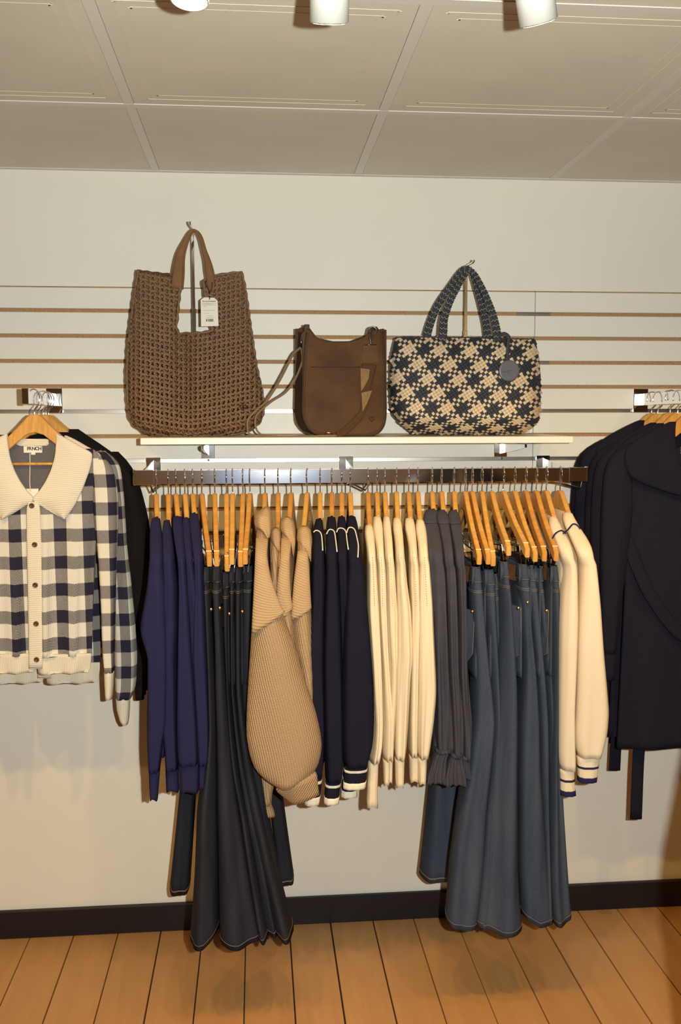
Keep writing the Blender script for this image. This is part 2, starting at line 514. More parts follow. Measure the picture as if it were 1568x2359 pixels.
def tilev(w, dpt, relief):
    m = MB(); m.add(*boxv(-w/2, w/2, -dpt/2, dpt/2, ZT+.0012, ZT+.016))
    if relief:
        for ins, hgt in ((.032, .0007), (.058, .0005)):
            for a in (-1, 1):
                m.add(*boxv(-w/2+ins, w/2-ins, a*(dpt/2-ins)-.004, a*(dpt/2-ins)+.004, ZT+.0012-hgt, ZT+.003))
                m.add(*boxv(a*(w/2-ins)-.004, a*(w/2-ins)+.004, -dpt/2+ins, dpt/2-ins, ZT+.0012-hgt, ZT+.003))
    return m


t0 = None
for i in range(len(xs)-1):
    for j in range(-1, len(ysl)-1):
        y1 = ysl[j] if j >= 0 else -.003; y0 = ysl[j+1]
        loc = ((xs[i]+xs[i+1])/2, (y0+y1)/2, 0)
        if j < 0: o = tilev(PIT_T-.026, y1-y0-.026, False).build('ceiling_tile', M_CEIL, ce)
        elif t0 is None: o = t0 = tilev(PIT_T-.026, PIT_T-.026, True).build('ceiling_tile', M_CEIL, ce)
        else:
            o = t0.copy(); C.objects.link(o); o.parent = ce
        o.location = loc

# glowing blue window panel, added so the chrome rail has blue to reflect
w_m, nt, b = nodes_of('blue_reflection_glow'); b.inputs['Emission Color'].default_value = (.18, .42, 1, 1); b.inputs['Emission Strength'].default_value = .28
b.inputs['Base Color'].default_value = (.05, .06, .08, 1)
wn = prop(box('added_window', -.35, .62, YB-.01, YB+.02, .9, 2.1, w_m), 'added glowing window behind the viewer for blue reflections', None, None, 'structure')
mb = MB()
for bx in ((-.43, -.35, .82, 2.18), (.62, .70, .82, 2.18), (-.35, .62, .82, .9), (-.35, .62, 2.1, 2.18), (.1, .15, .9, 2.1)):
    mb.add(*boxv(bx[0], bx[1], YB-.01, YB+.05, bx[2], bx[3]))
mb.build('added_window_frame', M_WHITE, wn)

# ================================================================== track lighting
TY = -1.56
tr = prop(box('light_track', -1.5, 2.2, TY-.018, TY+.018, ZT-.022, ZT-.001, M_WHITE, None, .003),
          'white ceiling track carrying the spotlights', 'track')
em, nt, b = nodes_of('lamp_glow'); b.inputs['Emission Color'].default_value = (1, .80, .45, 1); b.inputs['Emission Strength'].default_value = 14


def spot(px, py, dep, aim, label, r=.029, L=.115, power=1.0, lit=True, world=None):
    mouth = np.array(world) if world is not None else P(px, py, dep)
    d = np.array(aim, float)-mouth; d /= np.linalg.norm(d)
    root = empty('track_spotlight', (mouth[0], mouth[1], ZT-.022), label, 'spotlight', 'white track spotlights')
    q = Vector((0, 0, -1)).rotation_difference(Vector(d)).to_matrix()
    def put(V): return [tuple(Vector(mouth)+q @ Vector(v)) for v in V]
    V, Fc = lathev([(r*.93, .001), (r, 0), (r, L-.006), (r*.9, L), (.004, L)], 28)
    fixn(obj('can', put(V), Fc, M_WHITE, root, False))
    for pl in root.children[0].data.polygons: pl.use_smooth = len(pl.vertices) == 4
    V, Fc = lathev([(.001, .010), (r*.86, .010), (r*.86, .004), (r*.92, -.0015), (r*.97, -.001)], 28)
    fixn(obj('reflector_rim', put(V), Fc, M_CHROME, root, True))
    V, Fc = lathev([(.001, -.0022), (r*.84, -.0022), (r*.84, .004), (.001, .004)], 24)
    fixn(obj('lamp_face', put(V), Fc, em, root, True))
    top = Vector(mouth)+q @ Vector((0, 0, L*.75))
    tube('stem', [(top.x, top.y, top.z), (top.x, TY, min(top.z+.03, ZT-.03)), (top.x, TY, ZT-.02)], .007, M_WHITE, root)
    ld = bpy.data.lights.new('spot_lamp', 'SPOT'); lo = bpy.data.objects.new('spot_lamp', ld); C.objects.link(lo)
    lo.location = Vector(mouth)+Vector(d)*.012; lo.rotation_euler = Vector(d).to_track_quat('-Z', 'Y').to_euler()
    ld.energy = SPOT_POWER*power; ld.color = SPOT_COLOR; ld.spot_size = math.radians(100); ld.spot_blend = .9; ld.shadow_soft_size = .02
    lo.parent = root; lo.matrix_parent_inverse = parent_inv(root)
    return root


spot(436, 1, 1.5, (-.25, -1.75, .0), 'leftmost track spotlight with its warm bulb showing')
spot(758, 50, 1.5, (.16, -.35, .0), 'white track spotlight above the brown leather bag')
spot(1240, 50, 1.5, (.85, -.95, 1.0), 'tilted white track spotlight above the checkered bag')
for i, x in enumerate((-1.05, -.55, 1.0, 1.6)):  # extra lamps out of view, added to even out the wall lighting
    spot(0, 0, 0, (x*1.0, -.7, 1.0), 'added out-of-view track spotlight %s' % ('at far left end of the track', 'near the left end of the track', 'near the right end of the track', 'at far right end of the track')[i],
         world=(x, -1.5, 2.24))

TY = -4.3  # unseen track and lamps, added for warm fill and gold rail reflections
box('light_track', -1.5, 2.2, TY-.018, TY+.018, ZT-.022, ZT-.001, M_WHITE, None, .003)
prop(bpy.data.objects['light_track.001'], 'added second ceiling track deeper in the shop for fill light', 'track')
for i, x in enumerate((-1.4, .2, 1.8)):
    spot(0, 0, 0, (x, -5.6, .9), '%s added fill spotlight on the track deeper in the shop' % ('leftmost', 'middle', 'rightmost')[i], world=(x, -4.25, 2.24), power=.8)

# ================================================================== shelf and hang rail
SH0, SH1 = P(323, 1010, .30)[0], P(1320, 1010, .30)[0]
V, Fc = bevbox(SH0, SH1, -.302, -.004, -.0095, .0095, .0015)
sh = obj('display_shelf', [(x, y, z+1.5945+.012*(y+.302)) for x, y, z in V], Fc, M_SHELF); fixn(sh)
prop(sh, 'white laminate shelf holding the three handbags', 'shelf')
SHZ = lambda d: 1.5945+.0096+.012*(.302-d)


def bracket_shelf(px, label):
    x = P(px, 1040, 0.02)[0]
    root = empty('shelf_bracket', (x, 0, 1.54), label, 'bracket', 'chrome shelf brackets')
    box('wall_plate', x-.021, x+.021, -.004, .006, 1.5345, 1.583, M_CHROME, root, .0012)
    for s in (-1, 1):
        V = [(x+s*.002+a, -y, z) for a in (-.0014, .0014) for y, z in ((.004, 1.5805), (.285, 1.5815), (.285, 1.572), (.20, 1.562), (.004, 1.545))]
        Fc = [(0, 1, 2, 3, 4), (9, 8, 7, 6, 5)]+[(i, (i+1) % 5, (i+1) % 5+5, i+5) for i in range(5)]
        fixn(obj('blade', V, Fc, M_CHROME, root))
    tube('screw', [(x+.002, -.0035, 1.5305), (x+.002, -.0075, 1.5305)], .0035, M_ALU, root)
    return root


bracket_shelf(478, 'chrome shelf bracket below the woven brown tote')
bracket_shelf(1156, 'chrome shelf bracket below the checkered bag')

RD = .34
ra = P(310, 1095, RD)[0]; rb = P(1350, 1095, RD)[0]; RZ0, RZ1 = 1.477, 1.5155
rail = empty('hang_rail', ((ra+rb)/2, -RD, RZ0), 'long chrome hang rail with a full row of wooden hangers', 'clothes rail')
box('rail_tube', ra, rb, -RD-.0065, -RD+.0065, RZ0, RZ1, M_CHROME, rail, .001)
for x, s in ((ra, -1), (rb, 1)):
    box('end_cap', x-.004, x+.004, -RD-.0085, -RD+.0085, RZ0-.002, RZ1+.003, M_CHROME, rail, .002)
    box('end_sleeve', min(x, x-s*.052), max(x, x-s*.052), -RD-.0078, -RD+.0078, RZ0-.0012, RZ1+.0012, M_CHROME, rail, .0008)
for px in (353, 797, 1250):
    x = P(px, 1060, 0)[0]
    bo = box('bracket_plate', x-.022, x+.022, -.004, .007, 1.487, 1.539, M_CHROME, rail, .0012)
    V = [(x+a, -y, z) for a in (-.0018, .0018) for y, z in ((.003, 1.532), (.09, 1.522), (RD-.006, 1.500), (RD-.006, 1.482), (.09, 1.462), (.003, 1.45))]
    fixn(obj('bracket_arm', V, [(0, 1, 2, 3, 4, 5), (11, 10, 9, 8, 7, 6)]+[(i, (i+1) % 6, (i+1) % 6+6, i+6) for i in range(6)], M_CHROME, rail))
    tube('brace_wire', [P(px-14, 1100, RD-.02)+[0, 0, 0], (x+.028, -RD+.06, 1.452), (x+.046, -RD+.10, 1.468)], .0028, M_ALU, rail)
box('rail_joint', P(806, 1095, RD)[0], P(846, 1095, RD)[0], -RD-.0075, -RD+.0075, RZ0-.001, RZ1+.001, M_CHROME, rail, .0008)
# ------------------------------------------------------------------ hangers
TOPC = [(0, 0), (.012, -.001), (.022, -.008), (.045, -.030), (.08, -.060), (.12, -.090), (.16, -.115), (.195, -.136), (.213, -.152)]
LOWC = [(.210, -.176), (.194, -.170), (.16, -.146), (.12, -.122), (.08, -.096), (.05, -.074), (.025, -.056), (0, -.050)]


def hang_drop(v): return -np.interp(abs(v), [a for a, _ in TOPC], [-b for _, b in TOPC])


def hanger_meshes():
    half = TOPC+LOWC; pts = half[:]+[(-x, z) for x, z in reversed(half[1:-1])]
    n = len(pts); V = []; Fc = []
    cx, cz = 0, -.06
    for w, ins in ((-.0066, .0022), (-.0044, 0), (.0044, 0), (.0066, .0022)):
        for i, (x, z) in enumerate(pts):
            a = np.array(pts[i-1]); b_ = np.array(pts[(i+1) % n]); t = b_-a; t = t/np.linalg.norm(t); nn = np.array([-t[1], t[0]])
            V.append((w, -(x+nn[0]*ins*-1*-1), z+nn[1]*ins*-1*-1) if ins == 0 else (w, -(x-nn[0]*ins*-1), z-nn[1]*ins*-1))
    # make sure inset goes inwards
    for L in (0, 3):
        for i, (x, z) in enumerate(pts):
            a = np.array(pts[i-1]); b_ = np.array(pts[(i+1) % n]); t = b_-a; t = t/np.linalg.norm(t); nn = np.array([t[1], -t[0]])
            V[L*n+i] = (V[L*n+i][0], -(x+nn[0]*.0022), z+nn[1]*.0022)
    for L in range(3):
        for i in range(n): j = (i+1) % n; Fc.append((L*n+i, L*n+j, (L+1)*n+j, (L+1)*n+i))
    # caps as quads between top and low curves (right half then left half)
    h = len(half)
    def cap(base, flip):
        A = [base+i for i in range(0, 9)]; B = [base+i for i in range(h-1, 8, -1)]
        for a0, a1, b0, b1 in zip(A[:-1], A[1:], B[:-1]+[B[-1]], B[1:]+[B[-1]]):
            f = (a0, a1, b1, b0) if b0 != b1 else (a0, a1, b0); Fc.append(f)
        A2 = [base+0]+[base+n-i for i in range(1, 9)]; B2 = [base+h-1]+[base+n-i for i in range(h-2, 8, -1)]
        for a0, a1, b0, b1 in zip(A2[:-1], A2[1:], B2[:-1]+[B2[-1]], B2[1:]+[B2[-1]]):
            f = (a0, a1, b1, b0) if b0 != b1 else (a0, a1, b0); Fc.append(f)
    cap(0, False); cap(3*n, True)
    o = fixn(obj('wooden_arms', V, Fc, M_HANG)); arms = o.data
    bpy.data.objects.remove(o)
    hk = spline([(0, 0, -.01), (0, 0, .012), (0, -.011, .024), (0, -.0165, .042), (0, -.012, .060), (0, 0, .0668), (0, .011, .062), (0, .0165, .048), (0, .0162, .036)], 26)
    V, Fc = tubev(hk, .0018, 6); o = fixn(obj('hook', V, Fc, M_CHROME, None, True)); hook = o.data; bpy.data.objects.remove(o)
    m = MB(); m.add(*tubev([(0, -.185, -.150), (0, .185, -.150)], .0021, 6)); o = m.build('clip_bar', M_CHROME, None, True); bar = o.data; bpy.data.objects.remove(o)
    m = MB()
    for s in (-1, 1):
        V, Fc = bevbox(s*.0052-.0014, s*.0052+.0014, -.013, .013, -.200, -.146, .0006)
        m.add([(x+s*(z+.198)*.12, y, z) for x, y, z in V], Fc)
    m.add(*tubev([(-.009, 0, -.170), (.009, 0, -.170)], .0055, 10))
    o = m.build('clip', M_CHROME); clip = o.data; bpy.data.objects.remove(o)
    V, Fc = tubev([(0, -.178, -.135), (0, .178, -.135)], .0042, 8); o = fixn(obj('crossbar', V, Fc, M_HANG, None, True)); cb = o.data; bpy.data.objects.remove(o)
    V, Fc = bevbox(-.0070, .0070, -.198, -.190, -.1395, -.136, .0004); o = fixn(obj('notch_line', V, Fc, plain('pale_notch', (.75, .58, .35), .6))); nt_ = o.data; bpy.data.objects.remove(o)
    return dict(arms=arms, hook=hook, bar=bar, clip=clip, cross=cb, notch=nt_)


HM = hanger_meshes()
NECKZ = 1.4515


def hanger(x, y, z, rot, label, group, kind='shirt', hookrot=0.):
    root = empty('wooden_hanger', (x, y, z), label, 'hanger', group); root.rotation_euler = (0, 0, rot)
    def ch(nm, me, loc=(0, 0, 0), rz=0.):
        o = bpy.data.objects.new(nm, me); C.objects.link(o); o.parent = root; o.location = loc; o.rotation_euler = (0, 0, rz); return o
    ch('wooden_arms', HM['arms']); ch('hook', HM['hook'], rz=hookrot-0.)
    if kind == 'pants':
        ch('clip_bar', HM['bar']); ch('clip', HM['clip'], (0, -.165, 0)); ch('clip', HM['clip'], (0, .165, 0)); ch('notch_line', HM['notch'])
    if kind == 'bar': ch('crossbar', HM['cross'])
    return root


ORD = ['leftmost', 'second', 'third', 'fourth', 'fifth', 'sixth', 'seventh', 'eighth']


def ordinal(i, n):
    return 'leftmost' if i == 0 else ('rightmost' if i == n-1 else ORD[i]+' from left')


def v_at(py, x, ang):
    """how far out along the hanger arm the photo row py falls"""
    best = 0
    for v in np.linspace(0, .213, 60):
        q = PX((x+math.sin(ang)*v, -RD-math.cos(ang)*v, NECKZ+hang_drop(v)))
        if q[1] <= py: best = v
    return best


def place(hook_px, tip_px, tip_py=1300):
    x = P(hook_px, 1095, RD)[0]; tx = P(tip_px, tip_py, RD+.21)[0]
    return x, math.asin(max(-.75, min(.75, (tx-x)/.21)))


def sleeve_depths(rows, x, ang, dd, thick=.05):
    py0 = rows[0][0]; L = []
    tipd = RD+.213*math.cos(ang)
    for py in np.linspace(py0, 1310, 14):
        v = v_at(py, x, ang); L.append((py, min(RD+v*math.cos(ang)+.018, tipd+.022)+max(dd, 0)))
    L.append((1350, tipd+.026+max(dd, -.004))); L.append((1420, tipd+.03+dd)); L.append((1500, tipd+.032+dd)); L.append((rows[-1][0], tipd+.02+dd))
    B = [(p, d-thick*(.8 if p < 1230 else 1.1 if p < 1300 else 1.7)) for p, d in L]
    return L, B


def torso(parent, x, ang, zhem, th, mat, zn=NECKZ-.018, zoff=.004, L1=.196, folds=((5, .12, 0, 2),)):
    n = 34; zs = np.concatenate([np.linspace(0, 1, 12)*.13, .13+np.linspace(.02, 1, n-12)*(zn-.13-zhem)]); z = zn-zs
    vv = np.array([v for v in np.linspace(0, .213, 80)]); dz = np.array([NECKZ+hang_drop(v)+zoff for v in vv])
    L = np.array([np.interp(-q, -dz, vv) for q in z]); L = np.clip(L, .03, L1)
    seg = 24; V = []; Fc = []; UV = []
    cs, sn = math.cos(ang), math.sin(ang)
    for i in range(n):
        t = i/(n-1); hw = L[i]; ht = th*(.55+.45*min(1, t*3))
        for k in range(seg):
            a = 2*math.pi*k/seg; c, s = math.cos(a), math.sin(a)
            m = 1
            for kk, am, ph, dr in folds: m += am*t*math.cos(kk*a+ph+dr*t)
            v = hw*np.sign(c)*abs(c)**.8; w = ht*np.sign(s)*abs(s)**.8*m
            V.append((x+v*sn+w*cs, -RD-v*cs+w*sn, z[i])); UV.append((v, z[i]))
    for i in range(n-1):
        for k in range(seg): l = (k+1) % seg; Fc.append((i*seg+k, i*seg+l, (i+1)*seg+l, (i+1)*seg+k))
    Fc += [tuple(range(seg)), tuple((n-1)*seg+k for k in range(seg))]
    return fixn(obj('torso', V, Fc, mat, parent, True, UV))


def rear_sleeve(parent, x, ang, zbot, hw, mat, cuffm=None, cl=.05, name='sleeve', lean=0., hwb=None):
    cs, sn = math.cos(ang), math.sin(ang); zt = NECKZ+hang_drop(.2)+.01
    cxp, cyp = x-.185*sn, -RD+.185*cs
    n = 22; z = np.linspace(zt, zbot+cl, n); t = np.linspace(0, 1, n); hwb = hwb or hw
    prof = np.interp(t, [0, .12, .5, .85, 1], [.5, .9, 1, hwb/hw, .75*hwb/hw])*hw
    o = loft(name, [cxp+lean*t, np.full(n, cyp), z, prof, np.interp(t, [0, .2, 1], [.02, .04, .03])], mat, parent, seg=18, folds=((4, .1, 1, 2),))
    z2 = np.linspace(zbot+cl, zbot, 5)
    loft('cuff', [np.full(5, cxp+lean), np.full(5, cyp), z2, np.full(5, prof[-1]*.95), np.full(5, .027)], cuffm or mat, o, seg=18)
    return o


def hem_z(rows, d=.56): return P((rows[-1][1]+rows[-1][2])/2, rows[-1][0], d)[2]


def rows_cut(rows, py):
    """split rows at py"""
    A = np.array([r[:3] for r in rows], float); xl = np.interp(py, A[:, 0], A[:, 1]); xr = np.interp(py, A[:, 0], A[:, 2])
    return [r for r in rows if r[0] < py]+[(py, xl, xr)], [(py, xl, xr)]+[r for r in rows if r[0] > py]


def top_garment(name, label, cat, group, hook_px, rows, cuffrows, mat, cuffmat, dd=0., hlabel='', th=.012, zhem=None, folds=((5, .10, 0, 2), (8, .05, 1, -2)),
                tip_px=None, rear=True, rear_hw=.02, thick=.05, scallop=False, hgroup='wooden hangers on the long rail', hkind='shirt', hem=None, rear_lean=0., rear_dz=0.):
    A = np.array([r[:3] for r in rows], float); mid = (np.interp(1310, A[:, 0], A[:, 1])+np.interp(1310, A[:, 0], A[:, 2]))/2
    x, ang = place(hook_px, tip_px if tip_px else mid)
    hanger(x, -RD, NECKZ, ang, hlabel, hgroup, hkind)
    df, db = sleeve_depths(rows, x, ang, dd, thick)
    root = empty(name, (x, -RD, NECKZ-.06), label, cat, group)
    s = rowloft('sleeve', rows, mat, root, df, db, n=44, folds=folds, hem=hem, uvo=(random.random(), 0), puff=.004)
    dfl = df[-1][1]; c = None
    if cuffrows:
        c = rowloft('cuff', cuffrows, cuffmat, s, dfl-.012, dfl-.058, n=8, sm=0, folds=((9, .05, 0, 0),), hem=(0, 0, .004) if scallop else None)
    zb = P((cuffrows or rows)[-1][1], (cuffrows or rows)[-1][0], dfl)[2]
    v0 = max(.05, v_at(rows[0][0], x, ang))
    torso(root, x, ang, zhem if zhem else zb+.10, th, mat, zn=NECKZ+hang_drop(v0)+.004)
    if rear: rear_sleeve(root, x, ang, zb+.01+rear_dz, rear_hw, mat, cuffmat, lean=rear_lean)
    return root, s, c, (x, ang, df, db, dfl)


M_NAVYK = knit('fine_navy_knit', (.024, .024, .078), .0022, .8, .25, vper=.002)
M_BLACKK = knit('black_fine_knit', (.012, .010, .010), .0022, .8, .2)
M_TANK = knit('tan_ribbed_knit', (.61, .42, .24), .0064, .58, .8, rot=.12, vper=.0035, dist=.004)
M_TANC = knit('tan_cuff_rib', (.61, .42, .24), .0055, .6, .9, vper=.004, dist=.004)
M_TANS = knit('tan_cable_shoulder', (.60, .41, .23), .0062, .66, .55, rot=1.15, vper=.0035, dist=.003)
M_DNAVY = knit('midnight_knit', (.014, .0145, .029), .0025, .75, .3, vper=.0025)
M_TRIM = knit('white_trim_knit', (.86, .80, .66), .0022, .85, .2)
M_CREAM = knit('cream_pointelle_knit', (.80, .69, .50), .0042, .90, .3, vper=.002)
M_CREAM2 = knit('ivory_smooth_knit', (.79, .67, .50), .0018, .93, .15)
M_CHAR = plain('charcoal_crepe', (.052, .052, .068), .8, var=.08, vs=30, bumpk=.08, bs=500, spec=.12)
M_DKNIT = knit('navy_waffle_knit', (.020, .019, .034), .0045, .6, .6, vper=.0042, dist=.003)
M_DJEAN = denim('dark_raw_denim', (.010, .012, .019), (.036, .038, .050))
M_BJEAN = denim('indigo_denim', (.026, .039, .070), (.070, .085, .114))
M_PATCH = plain('brown_leather_patch', (.13, .055, .018), .5, var=.2, vs=30)
M_LINEN = plain('ivory_lining', (.75, .70, .58), .85)

# ---- five navy fine-knit sweaters
NAVY = [
    (359, [(1196, 350, 368), (1203, 347, 370), (1230, 345, 373), (1290, 345, 377), (1359, 339, 385), (1430, 326, 388), (1459, 322, 389), (1480, 327, 390), (1516, 340, 390), (1600, 340, 389), (1674, 339, 387), (1727, 339, 376), (1784, 343, 369)],
     [(1782, 343, 369), (1815, 344, 366), (1846, 346, 364)], .0),
    (387, [(1202, 377, 391), (1208, 374, 394), (1260, 374, 399), (1359, 378, 409), (1450, 372, 410), (1516, 364, 406), (1674, 372, 408), (1727, 379, 409), (1780, 381, 411)],
     [(1778, 381, 411), (1800, 382, 412), (1826, 383, 413)], -.016),
    (404, [(1193, 398, 418), (1200, 395, 421), (1240, 400, 424), (1300, 410, 430), (1359, 412, 435), (1516, 409, 444), (1674, 406, 456), (1740, 407, 458), (1768, 410, 458)],
     [(1766, 410, 458), (1790, 413, 458), (1829, 414, 457)], .006),
    (425, [(1196, 421, 436), (1203, 419, 439), (1260, 424, 443), (1300, 429, 447), (1359, 431, 458), (1516, 436, 471), (1674, 440, 474), (1760, 444, 474)],
     [(1758, 444, 472), (1815, 446, 470)], -.022),
    (443, [(1186, 437, 455), (1193, 434, 458), (1240, 440, 464), (1300, 447, 468), (1359, 449, 470), (1450, 446, 473), (1516, 444, 476), (1674, 452, 483), (1740, 455, 483), (1768, 457, 478)],
     [(1766, 457, 477), (1821, 458, 475)], -.004)]
for i, (hx, rows, cuf, dd) in enumerate(NAVY):
    top_garment('knit_sweater', '%s of the five navy blue fine knit sweaters' % ordinal(i, 5), 'sweater', 'navy fine knit sweaters on the rail', hx, rows, cuf, M_NAVYK, M_NAVYK, dd,
                'wooden hanger of the %s navy blue sweater' % ordinal(i, 5), th=.011, scallop=True, rear_hw=.014, rear=(i in (0, 1)), rear_lean=(-.012, 0, 0, 0, 0)[i],
                tip_px=(366, 390, None, None, None)[i])


# ---- jeans
def jeans(label, group, hook_px, tip_px, tip_py, rows, mat, thread, hlabel, name, dd=0., hemdx=(0, 0, 0), rear=None, patch=None, pocket=None, rivet=None, wz=None, hgroup='wooden clip hangers on the long rail', cuttop=0):
    x, ang = place(hook_px, tip_px)
    hanger(x, -RD, NECKZ, ang, hlabel, hgroup, 'pants').rotation_euler[0] = -math.asin(max(-.1, min(.1, (P(tip_px, tip_py, .55)[2]-P(tip_px, 1302, .55)[2])/.21)))
    root = empty(name, (x, -RD, 1.26), label, 'jeans', group)
    cs = math.cos(ang); f0 = RD+.195*cs+dd
    py0 = rows[0][0]; pb = rows[-1][0]
    df = [(py0, f0-.004), (py0+70, f0+.008), (py0+300, f0+.012), (pb, f0+.03)]; db = [(py0, f0-.045), (py0+70, f0-.09), (py0+300, f0-.13), (pb, f0-.10)]
    fo = ((3, .15, 1.+hook_px, 1.2), (5, .06, hook_px*.7, -2.)); hem = [v*.0011 for v in hemdx[:2]]
    # waistband, then the leg below it
    leg = rowloft('leg', rows, mat, root, df, db, n=48, expo=2.2, folds=fo, hem=hem, seg=44)
    wb = rowloft('waistband', rows, mat, root, df, db, n=8, grow=1.2, py0=py0, py1=py0+36, expo=2.6)
    for q in (34.5, 56, 60):
        rowloft('topstitch', rows, thread, root if q > 40 else wb, df, db, n=2, grow=1.5 if q < 40 else .5, py0=py0+q, py1=py0+q+.8, expo=2.6 if q < 40 else 2.2, folds=fo if q > 40 else (), seg=44)
    rowloft('hem_stitch', rows, thread, leg, df, db, n=2, grow=.5, py0=pb-12, py1=pb-11.2, expo=2.2, folds=fo, hem=hem, seg=44)
    # belt loop
    mid = lambda p: (np.interp(p, [r[0] for r in rows], [r[1] for r in rows])*.72+np.interp(p, [r[0] for r in rows], [r[2] for r in rows])*.28)
    a = P(mid(py0+2), py0+2, f0+.004); b_ = P(mid(py0+40), py0+40, f0+.012)
    tube('belt_loop', [a, (a+b_)/2+[0, -.004, 0], b_], 0, mat, wb, 8, flat=(.0042, .0014), upv=(0, -1, 0))
    zb = P(rows[-1][1], pb, f0)[2]
    # hips reaching back to the rear leg
    sn = math.sin(ang)
    n = 18; z = np.linspace(P(tip_px, py0+4, f0)[2], .96, n); seg = 20; V = []; Fc = []; UV = []
    for i in range(n):
        t = i/(n-1)
        for k in range(seg):
            a = 2*math.pi*k/seg; c, s = math.cos(a), math.sin(a); v = (.178+.012*t)*np.sign(c)*abs(c)**.7; w = (.007+.004*t)*s*(1+.2*math.cos(3*a+t))
            V.append((x+v*sn+w*cs, -RD-v*cs+w*sn, z[i])); UV.append((v, z[i]))
    for i in range(n-1):
        for k in range(seg): l = (k+1) % seg; Fc.append((i*seg+k, i*seg+l, (i+1)*seg+l, (i+1)*seg+k))
    Fc += [tuple(range(seg)), tuple((n-1)*seg+k for k in range(seg))]
    fixn(obj('seat', V, Fc, mat, root, True, UV))
    cx, cy = x-.12*sn, -RD+.12*cs; lean, w0, w1 = rear if rear else (0., .011, .026)
    n = 26; t = np.linspace(0, 1, n)
    rl = loft('leg', [cx+lean*t**1.3, cy+0*t, 1.22+(zb+.012-1.22)*t, w0+(w1-w0)*t**1.2, np.interp(t, [0, .3, 1], [.06, .075, .06])], mat, root, seg=22, folds=((5, .1, 0, 2),))
    if rear:
        tt = np.array([.984, .987])
        loft('hem_stitch', [cx+lean*tt**1.3, cy+0*tt, 1.22+(zb+.012-1.22)*tt, w0+(w1-w0)*tt**1.2+.0006, np.interp(tt, [0, .3, 1], [.06, .075, .06])+.0006], thread, rl, t=tt, seg=22, folds=((5, .1, 0, 2),))
    if patch:
        p = P(patch[0], patch[1], patch[2])
        V, Fc = bevbox(-.0012, .0012, -.028, .028, -.021, .021, .0006)
        o = fixn(obj('leather_patch', V, Fc, M_PATCH)); o.location = Vector(p); o.rotation_euler = (0, 0, ang+.45); o.parent = root; o.matrix_parent_inverse = parent_inv(root)
        prop(o, 'brown leather waistband patch')
    if pocket:
        q = [P(a, b_, pocket[-1]+c) for a, b_, c in pocket[:-1]]
        V = q+[p+np.array([.002, .004, 0]) for p in q]; m = len(q)
        po = fixn(obj('back_pocket', V, [tuple(range(m)), tuple(range(m, 2*m))]+[(i, (i+1) % m, (i+1) % m+m, i+m) for i in range(m)], mat, root))
        tube('pocket_stitch', [p+np.array([0, -.0012, 0]) for p in q[1:]], .0007, thread, po, 5)
    if rivet:
        for rp in rivet:
            p = P(*rp); V, Fc = lathev([(.0001, .003), (.003, .0026), (.0045, .001), (.0048, 0)], 12)
            o = fixn(obj('rivet', [(p[0]+a, p[1]-c, p[2]+b_) for a, b_, c in V], Fc, M_BRASS, root, True))
    return root


DJ = [
    (464, 482, 1299, [(1306, 470, 483), (1316, 468, 484), (1350, 467, 484), (1400, 470, 487), (1500, 474, 492), (1595, 478, 497), (1700, 480, 500), (1780, 470, 501), (1878, 454, 501), (2025, 449, 503), (2120, 443, 504), (2186, 438, 504)], (-5, 22, 0), (-.075, .014, .030), 0.01),
    (494, 499, 1299, [(1306, 490, 507), (1316, 488, 508), (1350, 488, 508), (1400, 491, 509), (1500, 495, 515), (1595, 496, 522), (1700, 499, 530), (1780, 500, 536), (1878, 500, 549), (2025, 503, 570), (2120, 504, 586), (2190, 506, 598)], (8, 8, 4), None, 0.02),
    (521, 523, 1313, [(1318, 512, 527), (1330, 511, 529), (1365, 511, 529), (1420, 513, 528), (1500, 516, 528), (1595, 520, 532), (1700, 525, 540), (1780, 530, 552), (1878, 547, 572), (2025, 566, 596), (2120, 580, 612), (2172, 590, 622)], (0, 6, 2), None, -.004),
    (535, 534, 1295, [(1306, 529, 541), (1316, 527, 542), (1350, 527, 542), (1420, 528, 541), (1500, 529, 541), (1595, 529, 543), (1700, 538, 554), (1780, 546, 567), (1878, 560, 587), (2025, 586, 617), (2120, 602, 632), (2160, 612, 640)], (0, 0, 2), None, -.012),
    (559, 554, 1301, [(1306, 543, 557), (1316, 541, 558), (1350, 541, 558), (1420, 541, 557), (1500, 541, 557), (1595, 541, 559), (1700, 549, 572), (1780, 557, 586), (1878, 570, 608), (2025, 600, 640), (2120, 622, 662), (2172, 632, 677)], (6, 5, 2), None, .0),
    (575, 565, 1295, [(1304, 560, 580), (1316, 558, 584), (1350, 557, 582), (1420, 557, 580), (1500, 556, 578), (1595, 556, 578), (1700, 566, 592), (1780, 578, 604), (1878, 592, 616), (2025, 622, 642), (2120, 638, 662), (2150, 644, 668)], (0, 0, 2), (.088, .016, .024), -.02)]
for i, (hx, tx, ty, rows, hm, rear, dd) in enumerate(DJ):
    jeans('%s of the six dark raw denim wide leg jeans' % ordinal(i, 6), 'dark raw denim jeans on the rail', hx, tx, ty, rows, M_DJEAN, M_PALETHREAD if i % 2 else M_GOLDTHREAD,
          'wooden clip hanger of the %s dark raw denim jeans' % ordinal(i, 6), 'wide_leg_jeans', dd, hm, rear,
          rivet=[[(486, 1404, .556)], [(506, 1401, .57)], None, [(528, 1414, .545)], [(558, 1409, .555)], None][i])

